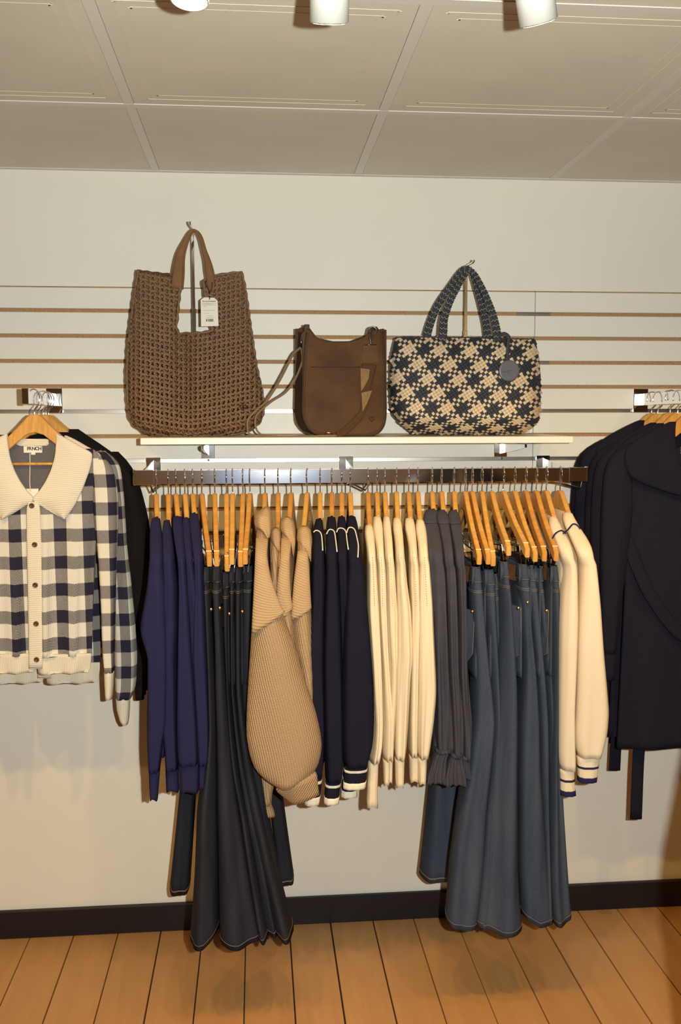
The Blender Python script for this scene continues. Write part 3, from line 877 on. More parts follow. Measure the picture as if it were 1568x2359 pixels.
BJ = [
    (1071, 1104, 1305, [(1306, 1086, 1103), (1316, 1084, 1105), (1359, 1080, 1106), (1411, 1082, 1110), (1470, 1084, 1114), (1543, 1086, 1120), (1674, 1083, 1135), (1780, 1070, 1126), (1878, 1052, 1116), (2025, 1033, 1110), (2110, 1027, 1100), (2150, 1024, 1094)], (12, 0, 0), (-.055, .024, .050), .0,
     (1074, 1322, .47), [(1071, 1402, 0), (1092, 1408, .02), (1091, 1440, .02), (1088, 1505, .02), (1071, 1530, 0), .50], [(1088, 1409, .53)]),
    (1087, 1125, 1305, [(1312, 1114, 1133), (1322, 1112, 1136), (1359, 1112, 1138), (1411, 1112, 1138), (1470, 1116, 1140), (1543, 1119, 1142), (1674, 1122, 1144), (1780, 1112, 1140), (1878, 1106, 1130), (2025, 1098, 1122), (2140, 1086, 1112)], (0, 0, 2), None, -.012,
     (1107, 1327, .47), None, None),
    (1110, 1137, 1310, [(1322, 1128, 1142), (1332, 1126, 1145), (1400, 1126, 1146), (1543, 1132, 1152), (1674, 1140, 1164), (1878, 1136, 1168), (2025, 1124, 1160), (2130, 1112, 1150)], (0, 0, 2), None, -.03, None, None, None),
    (1132, 1168, 1282, [(1294, 1152, 1165), (1306, 1150, 1168), (1345, 1149, 1169), (1411, 1150, 1174), (1470, 1148, 1178), (1543, 1143, 1183), (1674, 1137, 1187), (1780, 1127, 1188), (1878, 1117, 1189), (2025, 1107, 1189), (2110, 1100, 1194), (2160, 1094, 1199)], (14, 4, 3), None, .022,
     None, None, None),
    (1159, 1211, 1289, [(1300, 1193, 1210), (1310, 1191, 1213), (1350, 1190, 1214), (1411, 1194, 1214), (1470, 1197, 1217), (1543, 1199, 1224), (1674, 1192, 1234), (1780, 1190, 1236), (1878, 1191, 1243), (2025, 1191, 1252), (2100, 1194, 1258), (2142, 1196, 1264)], (24, 0, 2), None, .002,
     (1176, 1318, .47), [(1176, 1392, 0), (1199, 1399, .02), (1199, 1430, .02), (1199, 1505, .02), (1180, 1518, 0), .50], [(1194, 1401, .545)]),
    (1185, 1232, 1300, [(1302, 1212, 1225), (1312, 1211, 1228), (1350, 1210, 1230), (1411, 1214, 1234), (1543, 1224, 1244), (1674, 1232, 1254), (1878, 1236, 1258), (2025, 1240, 1262), (2130, 1240, 1270)], (0, 0, 2), None, -.016, None, None, [(1215, 1388, .55)]),
    (1211, 1253, 1299, [(1304, 1230, 1244), (1314, 1228, 1246), (1350, 1226, 1246), (1411, 1232, 1250), (1543, 1242, 1262), (1674, 1248, 1266), (1878, 1250, 1272), (2025, 1252, 1284), (2130, 1252, 1290)], (0, 0, 2), None, -.028,
     (1254, 1318, .47), None, None),
    (1235, 1280, 1299, [(1304, 1268, 1279), (1314, 1266, 1280), (1350, 1264, 1281), (1411, 1264, 1281), (1470, 1264, 1282), (1543, 1262, 1283), (1674, 1259, 1281), (1780, 1257, 1281), (1878, 1256, 1287), (2025, 1254, 1298), (2090, 1256, 1303), (2136, 1262, 1307)], (-4, 16, 2), None, -.004,
     None, [(1248, 1400, 0), (1263, 1406, .02), (1263, 1430, .02), (1259, 1505, .02), (1246, 1512, 0), .50], [(1259, 1407, .545)])]
for i, (hx, tx, ty, rows, hm, rear, dd, pa, po, rv) in enumerate(BJ):
    jeans('%s of the eight blue indigo wide leg jeans' % ordinal(i, 8), 'blue indigo jeans on the rail', hx, tx, ty, rows, M_BJEAN, (M_PALETHREAD, M_GOLDTHREAD)[i % 2],
          'wooden clip hanger of the %s blue indigo jeans' % ordinal(i, 8), 'wide_leg_jeans', dd, hm, rear, pa, po, rv)

# ---- four tan chunky sweaters
TAN = [
    (610, [(1185, 596, 616), (1195, 592, 618), (1240, 590, 617), (1280, 588, 614), (1330, 586, 622), (1390, 583, 641), (1438, 580, 655), (1490, 578, 676), (1569, 573, 698), (1648, 569, 724), (1700, 568, 736), (1735, 572, 741), (1766, 580, 737), (1785, 588, 731), (1800, 600, 724), (1812, 616, 704), (1821, 634, 676)], None, .055),
    (640, [(1221, 626, 642), (1232, 622, 646), (1261, 621, 644), (1340, 622, 640), (1500, 622, 650), (1700, 625, 655), (1800, 630, 650)], None, -.02),
    (670, [(1200, 652, 672), (1212, 646, 678), (1240, 648, 672), (1280, 646, 667), (1340, 639, 667), (1376, 637, 669), (1440, 644, 676), (1600, 650, 690), (1760, 655, 690)], None, .0),
    (707, [(1219, 690, 708), (1230, 684, 716), (1270, 686, 708), (1300, 682, 711), (1340, 677, 713), (1406, 671, 716), (1490, 675, 722), (1569, 690, 724), (1700, 695, 725), (1780, 700, 722)], None, -.006)]
COLL = [[(1170, 612, 614), (1176, 600, 624), (1190, 588, 626), (1205, 585, 627), (1217, 587, 627), (1226, 600, 625), (1240, 611, 622)],
        [(1219, 628, 641), (1226, 623, 646), (1245, 622, 647), (1257, 626, 646), (1270, 640, 645)],
        [(1194, 654, 668), (1202, 646, 676), (1220, 644, 680), (1232, 648, 681), (1250, 664, 681), (1282, 672, 676)],
        [(1215, 692, 708), (1222, 685, 715), (1245, 683, 719), (1258, 686, 719), (1272, 700, 717), (1294, 712, 715)]]
for i, (hx, rows, cuf, dd) in enumerate(TAN):
    root, s, c, (x, ang, df, db, dfl) = top_garment('chunky_sweater', '%s of the four tan ribbed chunky knit sweaters' % ordinal(i, 4), 'sweater', 'tan chunky sweaters on the rail',
        hx, rows, cuf, M_TANK, M_TANC, dd, 'wooden hanger of the %s tan chunky sweater' % ordinal(i, 4), th=.015, zhem=.80, folds=((4, .06, 0, 1),), thick=.06, rear=(i != 0), rear_hw=.024, tip_px=(604, 640, 660, 692)[i])
    d0 = df[3][1]
    rowloft('collar', COLL[i], M_TANS, root, [(COLL[i][0][0], d0-.01), (COLL[i][2][0], d0+.022), (COLL[i][-1][0], d0+.05)], d0-.06, n=20, expo=2.2, folds=((6, .07, 0, 2),))
    if i in (0, 2, 3):
        sh_rows = rows_cut(rows, 1420 if i else 1440)[0][2:]
        rowloft('shoulder_panel', sh_rows, M_TANS, s, [(p, d+.003) for p, d in df], [(p, d-.02) for p, d in df], n=20, grow=.8, expo=2.2, hem=(-.024, .03) if i == 0 else (-.01, .02))
    if i == 0:
        # turned cuff of the balloon sleeve, angled to the right
        cpts = [P(668, 1800, dfl-.03), P(686, 1822, dfl-.03), P(701, 1842, dfl-.03), P(704, 1846, dfl-.03)]
        V = []; seg = 24
        ctr = [(680, 1796, 50, 28), (684, 1805, 50, 26), (692, 1820, 43, 21), (699, 1832, 37, 17), (705, 1841, 33, 14)]
        ux, uy = .93, -.375     # along the cuff opening
        for (px, py, hl, hd_) in ctr:
            for k in range(seg):
                a = 2*math.pi*k/seg; q = P(px+ux*hl*math.cos(a), py+uy*hl*math.cos(a), dfl-.034); V.append(q+np.array([0, -hd_*.0011*math.sin(a), 0]))
        Fc = [(i_*seg+k, (i_+1)*seg+k, (i_+1)*seg+(k+1) % seg, i_*seg+(k+1) % seg) for i_ in range(len(ctr)-1) for k in range(seg)]+[tuple(range(seg)), tuple((len(ctr)-1)*seg+k for k in range(seg))]
        UV = [(.05*(v[0]*.86-v[2]*.5)*20, v[2]) for v in V]
        fixn(obj('cuff', V, Fc, M_TANC, s, True, UV))
        # the far sleeve of the same sweater hanging lower behind
        rr = [(1700, 590, 640), (1785, 594, 640), (1810, 597, 634), (1830, 601, 628), (1858, 606, 624)]
        rs = rowloft('sleeve', rr, M_TANK, root, .52, .47, n=16, folds=((4, .06, 0, 1),))
        rowloft('cuff', [(1832, 601, 627), (1858, 606, 625), (1872, 608, 631), (1884, 611, 634)], M_TANC, rs, .515, .485, n=10)

# ---- four midnight sweaters with white piping
WT = [
    (737, [(1199, 727, 742), (1207, 722, 745), (1280, 720, 746), (1340, 717, 749), (1411, 716, 746), (1543, 706, 745), (1674, 706, 748), (1760, 706, 746), (1795, 706, 742)], [(1793, 706, 742), (1820, 704, 740), (1858, 701, 735)], -.012),
    (764, [(1194, 754, 772), (1202, 751, 775), (1280, 750, 776), (1411, 747, 783), (1543, 744, 787), (1674, 746, 789), (1779, 749, 790), (1806, 750, 786)], [(1804, 750, 785), (1825, 748, 782), (1856, 746, 780)], -.004),
    (787, [(1193, 779, 794), (1201, 776, 797), (1280, 775, 800), (1411, 780, 802), (1543, 785, 806), (1700, 790, 812), (1790, 792, 818)], [(1788, 790, 820), (1810, 788, 821), (1840, 785, 822)], -.03),
    (806, [(1192, 801, 818), (1200, 798, 822), (1240, 800, 828), (1280, 801, 834), (1359, 796, 841), (1464, 792, 850), (1595, 788, 860), (1674, 787, 861), (1727, 788, 859), (1753, 791, 852), (1772, 793, 846)], [(1770, 793, 846), (1795, 792, 844), (1821, 790, 841)], .012)]
PIPE = [[(722, 1226), (727, 1222), (735, 1224), (740, 1232), (742, 1250), (743, 1268)], [(752, 1230), (757, 1221), (764, 1220), (770, 1226), (773, 1245), (776, 1271)],
        [(775, 1226), (779, 1218), (788, 1217), (796, 1224), (799, 1245), (802, 1266)], [(798, 1228), (802, 1217), (809, 1215), (817, 1221), (822, 1240), (825, 1257), (824, 1284)]]
for i, (hx, rows, cuf, dd) in enumerate(WT):
    root, s, c, (x, ang, df, db, dfl) = top_garment('piped_sweater', '%s of the four midnight navy sweaters with white piping' % ordinal(i, 4), 'sweater', 'midnight sweaters with white piping on the rail',
        hx, rows, cuf, M_DNAVY, M_DNAVY, dd, 'wooden hanger of the %s white piped midnight sweater' % ordinal(i, 4), th=.012, rear=(i in (0, 2)), rear_hw=.018, tip_px=(738, 764, 788, 815)[i])
    c0, c1 = cuf[0][0], cuf[-1][0]
    hh = (c1-c0)
    for nm, a, b_ in (('white_cuff_line', .13, .24), ('white_cuff_edge', .70, 1.0)):
        rowloft(nm, cuf, M_TRIM, c, dfl-.012, dfl-.058, n=4, sm=0, grow=.7, py0=c0+hh*a, py1=c0+hh*b_, folds=((9, .05, 0, 0),))
    dI = lambda py: np.interp(py, [k[0] for k in df], [k[1] for k in df])
    pts = [P(a, b_, dI(b_)+.004) for a, b_ in PIPE[i]]
    tube('piping', spline(pts, 24), .0017, M_TRIM, root, 6)

# ---- six cream pointelle knits
CR = [
    (847, [(1213, 842, 857), (1222, 838, 861), (1245, 841, 862), (1269, 845, 864), (1340, 846, 868), (1411, 846, 872), (1543, 855, 877), (1674, 860, 880), (1730, 856, 878), (1762, 850, 872)], [(1760, 848, 871), (1800, 846, 870), (1830, 845, 869), (1863, 843, 870)], -.004),
    (868, [(1193, 861, 876), (1202, 857, 881), (1240, 862, 882), (1269, 867, 883), (1340, 868, 887), (1411, 870, 888), (1543, 878, 893), (1674, 881, 905), (1740, 880, 902), (1755, 881, 898)], [(1753, 881, 898), (1780, 882, 897), (1811, 883, 895)], -.012),
    (886, [(1193, 884, 896), (1202, 881, 899), (1240, 884, 902), (1269, 886, 904), (1340, 888, 908), (1411, 888, 913), (1543, 895, 914), (1610, 893, 911), (1674, 890, 908), (1755, 891, 904)], [(1753, 892, 904), (1806, 893, 902)], -.02),
    (913, [(1196, 907, 921), (1206, 903, 925), (1240, 908, 927), (1269, 911, 929), (1340, 911, 934), (1411, 914, 944), (1517, 914, 949), (1560, 912, 944), (1674, 909, 938), (1735, 908, 934), (1755, 909, 931)], [(1753, 909, 931), (1780, 910, 930), (1816, 911, 929)], .004),
    (941, [(1197, 934, 951), (1207, 930, 955), (1240, 937, 957), (1269, 942, 959), (1340, 942, 964), (1411, 945, 966), (1543, 944, 962), (1674, 941, 960), (1748, 942, 958)], [(1746, 942, 965), (1804, 943, 963)], -.014),
    (962, [(1200, 960, 974), (1210, 955, 980), (1240, 960, 982), (1269, 964, 984), (1340, 963, 990), (1385, 962, 994), (1490, 961, 999), (1560, 959, 1003), (1601, 959, 1004), (1640, 958, 1000), (1674, 958, 996), (1740, 959, 985), (1752, 961, 982)], [(1750, 961, 982), (1780, 962, 981), (1810, 963, 979)], .006)]
for i, (hx, rows, cuf, dd) in enumerate(CR):
    root, s, c, (x, ang, df, db, dfl) = top_garment('pointelle_sweater', '%s of the six cream pointelle knit sweaters' % ordinal(i, 6), 'sweater', 'cream pointelle sweaters on the rail', hx, rows, cuf, M_CREAM, M_CREAM, dd,
                'wooden hanger of the %s cream pointelle sweater' % ordinal(i, 6), th=.010, scallop=True, rear=(i in (0, 3)), rear_hw=.014, folds=((5, .14, i*1.1, 3), (9, .08, i*.7, -3)))
    dI = lambda py: np.interp(py, [k[0] for k in df], [k[1] for k in df])
    A = np.array([r[:3] for r in rows])
    m = MB()
    for py in np.arange(1285, 1400, 5.5):
        xx = np.interp(py, A[:, 0], A[:, 1])*.35+np.interp(py, A[:, 0], A[:, 2])*.65
        q = P(xx, py, dI(py)-.0005); V, Fc = lathev([(.0001, .0016), (.0010, .0010), (.0011, 0)], 6); m.add([(q[0]+a, q[1]-cc, q[2]+b_) for a, b_, cc in V], Fc)
    m.build('eyelets', plain('eyelet_shade', (.30, .22, .12), .9), s)['kind'] = 'stuff'

# ---- three charcoal blouses with ruffled cuffs
CH = [
    (995, [(1177, 981, 1006), (1186, 974, 1010), (1220, 978, 1014), (1269, 984, 1021), (1340, 988, 1026), (1411, 996, 1026), (1543, 1000, 1031), (1640, 1001, 1038), (1700, 1000, 1042), (1740, 1003, 1036)], [(1738, 1002, 1034), (1755, 995, 1028), (1790, 984, 1026), (1811, 980, 1028)], .0, 1009),
    (1017, [(1179, 1008, 1026), (1188, 1004, 1032), (1220, 1012, 1036), (1269, 1020, 1041), (1340, 1024, 1046), (1411, 1027, 1048), (1543, 1029, 1052), (1640, 1033, 1060), (1700, 1036, 1062), (1750, 1038, 1060)], [(1748, 1036, 1062), (1765, 1030, 1066), (1795, 1024, 1072), (1815, 1024, 1073)], .016, 1033),
    (1046, [(1179, 1034, 1052), (1188, 1030, 1058), (1220, 1036, 1062), (1269, 1044, 1066), (1340, 1048, 1068), (1411, 1050, 1069), (1543, 1048, 1073), (1620, 1050, 1078), (1674, 1055, 1083), (1720, 1058, 1082), (1755, 1060, 1078)], [(1753, 1058, 1080), (1770, 1054, 1080), (1800, 1050, 1082)], -.004, 1058)]
for i, (hx, rows, cuf, dd, tp) in enumerate(CH):
    root, s, c, (x, ang, df, db, dfl) = top_garment('ruffled_blouse', '%s of the three charcoal blouses with ruffled cuffs' % ['leftmost', 'middle', 'rightmost'][i], 'blouse', 'charcoal ruffled blouses on the rail',
        hx, rows, None, M_CHAR, M_CHAR, dd, 'wooden hanger of the %s charcoal blouse' % ['leftmost', 'middle', 'rightmost'][i], th=.014, zhem=.72, folds=((4, .24, i*1.3, 4), (7, .16, i, -4)), rear=False, tip_px=tp)
    rowloft('ruffled_cuff', cuf, M_CHAR, s, dfl-.004, dfl-.06, n=14, sm=1, folds=((13, .16, i, 2), (7, .1, 0, 1)), hem=(.004, .004, .006), seg=60)
    rowloft('cuff_gather', rows, M_CHAR, s, dfl+.001, dfl-.05, n=4, grow=.8, py0=rows[-1][0]-9, py1=rows[-1][0]-2, folds=((13, .08, i, 2),), seg=48)
    rowloft('collar_band', rows, M_CHAR, root, [(p, d+.002) for p, d in df], [(p, d-.03) for p, d in df], n=8, grow=1.2, py0=rows[0][0]+2, py1=rows[0][0]+28, hem=(0, .02))

# ---- two ivory sweaters with navy tipping
IV = [
    (1258, [(1194, 1266, 1280), (1202, 1262, 1286), (1225, 1268, 1296), (1261, 1284, 1315), (1300, 1295, 1322), (1340, 1296, 1325), (1359, 1292, 1326), (1430, 1288, 1328), (1517, 1287, 1325), (1648, 1285, 1319), (1720, 1284, 1320), (1758, 1284, 1322), (1779, 1288, 1320)], [(1777, 1288, 1320), (1800, 1289, 1321), (1836, 1289, 1324)], -.004, 1306),
    (1290, [(1184, 1298, 1316), (1192, 1292, 1320), (1210, 1300, 1330), (1227, 1306, 1341), (1261, 1322, 1361), (1291, 1334, 1366), (1340, 1336, 1372), (1398, 1332, 1379), (1503, 1328, 1387), (1600, 1326, 1396), (1648, 1324, 1400), (1700, 1321, 1396), (1735, 1323, 1386), (1750, 1328, 1380)], [(1748, 1328, 1380), (1775, 1330, 1376), (1805, 1331, 1372)], .01, 1350)]
TIPL = [[(1272, 1240), (1280, 1228), (1292, 1222), (1298, 1225), (1303, 1229)], [(1297, 1229), (1307, 1221), (1318, 1208), (1326, 1208), (1331, 1212), (1336, 1218)]]
for i, (hx, rows, cuf, dd, tp) in enumerate(IV):
    lr = ('left', 'right')[i]
    root, s, c, (x, ang, df, db, dfl) = top_garment('tipped_sweater', '%s one of two ivory sweaters with navy tipped cuffs' % lr, 'sweater', 'ivory navy tipped sweaters on the rail',
        hx, rows, cuf, M_CREAM2, M_CREAM2, dd, 'wooden hanger of the %s ivory navy tipped sweater' % lr, th=.016, rear=True, rear_hw=.02, tip_px=tp, folds=((4, .1, i+.5, 1), (7, .04, 0, -2)))
    c0, c1 = cuf[0][0], cuf[-1][0]; hh = c1-c0
    for nm, a, b_ in (('navy_cuff_line', .36, .44), ('navy_cuff_edge', .80, 1.0)):
        rowloft(nm, cuf, M_NAVYK, c, dfl-.012, dfl-.058, n=4, sm=0, grow=.7, py0=c0+hh*a, py1=c0+hh*b_+.3, folds=((9, .05, 0, 0),))
    dI = lambda py: np.interp(py, [k[0] for k in df], [k[1] for k in df])
    tube('navy_tipping', spline([P(a, b_, dI(b_)+.005) for a, b_ in TIPL[i]], 22), .0021, M_NAVYK, root, 6)

# ================================================================== face-out arms
def faceout(x, zc, L, label):
    root = empty('face_out_arm', (x, 0, zc), label, 'display arm', 'chrome face-out arms')
    box('wall_plate', x-.024, x+.024, -.0045, .007, zc-.040, zc+.036, M_CHROME, root, .0015)
    box('arm_tube', x-.0065, x+.0065, -L, -.004, zc-.019, zc+.019, M_CHROME, root, .001)
    box('end_stop', x-.0085, x+.0085, -L-.004, -L+.002, zc-.022, zc+.023, M_CHROME, root, .002)
    return root


LX, RX = -.6126, 1.2342
faceout(LX, 1.7165, .365, 'chrome face-out arm holding the checked cardigans')
faceout(RX, 1.7165, .40, 'chrome face-out arm holding the navy waffle cardigans')
FZ = 1.7165+.019-.0652


def side_hanger(x, d, dz, label, group, kind='shirt', rot=0.):
    return hanger(x, -d, FZ+dz, math.pi/2+rot, label, group, kind)


def wloft(name, rows, mat, parent, yf, yb, X, n=30, sm=2, mirror=False, **kw):
    """rows in metres: (z, xl, xr) around X, front and back depth"""
    A = np.array(rows, float); z = np.linspace(A[0, 0], A[-1, 0], n)
    xl = smooth1(np.interp(-z, -A[:, 0], A[:, 1]), sm); xr = smooth1(np.interp(-z, -A[:, 0], A[:, 2]), sm)
    if mirror: xl, xr = -xr, -xl
    g = lambda q: np.full(n, q) if np.isscalar(q) else np.interp(np.linspace(0, 1, n), np.linspace(0, 1, len(q)), q)
    f, b_ = g(yf), g(yb)
    return loft(name, [X+(xl+xr)/2, -(f+b_)/2, z, np.maximum((xr-xl)/2, .0008), (f-b_)/2], mat, parent, **kw)


# ---- black knits behind the checked cardigans
for i, d in enumerate((.085, .135, .185)):
    nm = ('rearmost', 'middle', 'front')[i]
    side_hanger(LX+.004*i, d, 0, 'wooden hanger of the %s black knit top' % nm, 'wooden hangers on the face-out arms', rot=random.uniform(-.05, .05))
    root = empty('black_top', (LX, -d, 1.6), '%s of three black knit tops behind the checked cardigans' % nm, 'sweater', 'black knit tops on the face-out arm')
    wloft('torso', [(1.628-.004*i, -.085, .085), (1.60, -.12, .12), (1.565, -.18, .18), (1.53, -.215, .215), (1.45, -.215, .215), (1.2, -.22, .22), (.99, -.225, .225)], M_BLACKK, root, d+.016, d-.016, LX, expo=3, wave=((3, .006, i, 1),))
    for s in (False, True):
        sl = wloft('sleeve', [(1.560, .17, .20), (1.53, .185, .235), (1.46, .19, .262), (1.36, .205, .285), (1.2, .225, .300), (1.05, .235, .300), (.93, .240, .285), (.875, .245, .275)], M_BLACKK, root, [d+.014, d+.022, d+.02], [d-.014, d-.022, d-.02], LX, mirror=s, folds=((5, .1, 0, 2),))
        wloft('cuff', [(.878, .245, .275), (.83, .247, .272)], M_BLACKK, sl, d+.017, d-.017, LX, n=4, mirror=s)

# ---- checked cardigans
M_CHECK = check_mat('buffalo_check_knit', .078, .0755, .425, .47, 0, 0)
M_CHECKS = check_mat('buffalo_check_sleeve', .062, .0765, .46, .47, .3, .1)
M_CHECKI = check_mat('check_reverse_side', .0675, .0755, .46, .47, flip=True)
M_CRIB = knit('cream_collar_rib', (.78, .715, .58), .0052, .88, .4, rot=math.pi/2-.08, dist=.0025)
M_CRIBV = knit('cream_hem_rib', (.78, .715, .58), .0045, .86, .4, dist=.0025)


def cardigan(off, dd, which):
    ox, oy = off; d = .345+dd
    T = lambda rows: [(p+oy*max(.15, min(1.1, (p-1000)/540)), a+ox, b_+ox) for p, a, b_ in rows]
    cxp = 76+ox
    Mi = lambda rows: [(p, 2*(cxp+(p-1150-oy)*.018)-b_, 2*(cxp+(p-1150-oy)*.018)-a) for p, a, b_ in rows]
    c0 = P(76+ox, 1150+oy, d)
    root = empty('checked_cardigan', (c0[0], -d, c0[2]), ('navy and cream checked cardigan with wide cream collar and brown buttons', 'navy and cream checked cardigan half hidden behind the front one')[which], 'cardigan', 'checked cardigans on the face-out arm')
    bx = c0[0]
    # back panel
    back = [(1012, 40, 112), (1030, 20, 132), (1050, -40, 196), (1062, -66, 222), (1090, -84, 236), (1200, -72, 226), (1400, -52, 214), (1510, -46, 210)]
    rowloft('back_panel', T(back), M_CHECKI if which == 0 else M_CHECK, root, d-.024, d-.034, n=40, expo=4, uvx=True, uvo=(bx, 0), wave=((3, .006, 0, 1),))
    rowloft('back_neck_band', T([(1011, 44, 108), (1014, 38, 114), (1023, 36, 116), (1028, 44, 108)]), M_CRIB, root, d-.019, d-.036, n=8)
    fr = [(1034, 131, 214), (1046, 130, 226), (1062, 128, 240), (1085, 122, 243), (1110, 108, 238), (1131, 92, 232), (1150, 78, 229), (1200, 79, 224), (1300, 81, 216), (1400, 83, 212), (1512, 85, 210)]
    wv = ((2.0, .014, 2.2, .6), (4.3, .006, .5, -1))
    for R_ in (fr, 'm'):
        rows = T(fr) if R_ is fr else Mi(T(fr))
        p = rowloft('front_panel', rows, M_CHECK, root, d+.006, d-.006, n=48, seg=64, expo=5, uvx=True, uvo=(bx+.053 if R_ is fr else bx-.066, 1.4), wave=wv)
        hr = [(1508, 85, 210), (1520, 86, 210), (1540, 86, 208), (1552, 88, 204)]
        rowloft('hem_rib', T(hr) if R_ is fr else Mi(T(hr)), M_CRIBV, p, d+.008, d-.008, n=8, seg=48, expo=4, wave=((2.0, .010, 2.8, 0),), uvx=True, uvo=(bx, 0))
    pl = rowloft('button_placket', T([(1157, 66, 90), (1170, 61, 93), (1250, 62, 96), (1350, 64, 98), (1450, 66, 100), (1541, 67, 99)]), M_CRIB, root, d+.020, d+.004, n=30, expo=4)
    for bxp, byp in ((73, 1165), (79.7, 1254.7), (81, 1348), (83, 1437), (84, 1519.6)):
        q = P(bxp+ox, byp+oy, d+.021); V, Fc = lathev([(.0008, .0012), (.0035, .0012), (.0045, .0034), (.0062, .0034), (.0072, .0012), (.0072, -.002)], 18)
        bt = fixn(obj('button', [(q[0]+a, q[1]-c, q[2]+b_) for a, b_, c in V], Fc, M_BUTTON, pl, True))
    col = [(1000, 129, 133), (1005, 129, 145), (1012, 130, 158), (1029, 128, 187), (1044, 127, 213), (1060, 124, 212), (1085, 116, 206), (1110, 104, 197), (1131, 90, 189), (1147, 75, 181), (1156, 76, 177), (1163, 90, 173), (1174, 106, 166), (1186, 126, 157), (1197, 147, 151)]
    for R_ in (col, 'm'):
        rowloft('collar', T(col) if R_ is col else Mi(T(col)), M_CRIB, root, [(1000+oy, d+.010), (1040+oy, d+.022), (1150+oy, d+.024), (1197+oy, d+.020)], [(1000+oy, d-.004), (1040+oy, d+.006), (1197+oy, d+.009)], n=40, seg=40, expo=4, sm=1, wave=((1, .004, 1, 0),))
    sA = [(1052, 216, 236), (1064, 213, 252), (1085, 212, 262), (1110, 212, 268), (1150, 213, 272), (1200, 216, 272), (1300, 226, 268), (1400, 232, 266), (1500, 235, 264), (1552, 240, 263)]
    sB = [(1036, 196, 222), (1052, 206, 248), (1075, 216, 258), (1110, 226, 262), (1150, 232, 266), (1250, 238, 272), (1334, 240, 282), (1434, 242, 292), (1501, 244, 296), (1570, 246, 292), (1590, 247, 282)]
    cA = [(1550, 240, 263), (1580, 241, 262), (1614, 243, 259)]; cB = [(1588, 247, 280), (1615, 249, 279), (1640, 256, 277), (1648, 262, 275)]
    if which == 0:
        sl = rowloft('sleeve', T(sA), M_CHECKS, root, [(1052, d+.0), (1100, d+.014), (1552, d+.018)], [(1052, d-.02), (1100, d-.034), (1552, d-.03)], n=44, folds=((5, .1, 1, 1),), uvo=(.02, 0))
        rowloft('cuff', T(cA), M_CRIBV, sl, d+.016, d-.028, n=8)
    else:
        sl = rowloft('sleeve', T(sB), M_CHECKS, root, [(1040, d+.008), (1100+oy, d+.016), (1590+oy, d+.018)], [(1040, d-.024), (1100+oy, d-.034), (1590+oy, d-.03)], n=44, folds=((5, .12, 0, 2),), uvo=(.0, .03))
        rowloft('cuff', T(cB), M_CRIBV, sl, d+.016, d-.026, n=8)
    sm_, cm_ = (sA, cA) if which == 0 else (sB, cB)
    sl = rowloft('sleeve', Mi(T(sm_)), M_CHECKS, root, d+.016, d-.03, n=44, folds=((5, .1, 1, 1),))
    rowloft('cuff', Mi(T(cm_)), M_CRIBV, sl, d+.016, d-.026, n=8)
    if which == 0:
        # woven neck label, size tab, hang tag on its thread
        lq = P(76, 1034, d-.0225)
        lb = box('neck_label', lq[0]-.0245, lq[0]+.0245, lq[1]-.0016, lq[1], lq[2]-.0105, lq[2]+.0085, M_PAPER, root)
        lb['label'] = 'cream woven neck label with black lettering'
        box('size_tab', lq[0]-.005, lq[0]+.006, lq[1]-.0017, lq[1], lq[2]-.016, lq[2]-.0100, M_PAPER, lb)
        for txt, sz, ox_, oz_ in (('FR', .0128, -.0158, -.0035), ('NCH', .0128, -.0028, -.0035)):
            cu = bpy.data.curves.new('label_lettering', 'FONT'); cu.body = txt; cu.size = sz; cu.extrude = .0002; cu.offset = .00035; cu.materials.append(M_INK); cu.space_character = .82
            tmp = bpy.data.objects.new('lettering_source', cu); C.objects.link(tmp); dg = bpy.context.evaluated_depsgraph_get()
            me = bpy.data.meshes.new_from_object(tmp.evaluated_get(dg)); bpy.data.objects.remove(tmp)
            o = bpy.data.objects.new('label_lettering', me); C.objects.link(o); o.location = Vector((lq[0]+ox_, lq[1]-.0020, lq[2]+oz_)); o.rotation_euler = (math.pi/2, 0, 0)
            o.parent = lb; o.matrix_parent_inverse = parent_inv(lb)
        tg = [P(69, 1044, d-.020), P(69, 1078, d-.018), P(68.5, 1110, d+.0), P(70, 1132, d+.012)]
        th_ = tube('tag_thread', spline(tg, 14), .0012, M_THREAD, root, 5)
        a = P(52, 1126, d-.004); b_ = P(89, 1140, d-.004)
        box('hang_tag', a[0], b_[0], a[1]-.001, a[1], b_[2]-.03, a[2], M_PAPER, th_)
    side_hanger(P(78+ox*.3, 961, d)[0], d-.010, (0, -.004)[which], ('wooden hanger with crossbar inside the front checked cardigan', 'wooden hanger of the rear checked cardigan')[which], 'wooden hangers on the face-out arms', 'bar', rot=.0).scale = (1, .88, 1)


cardigan((0, 0), 0, 0)
cardigan((20, 22), -.085, 1)

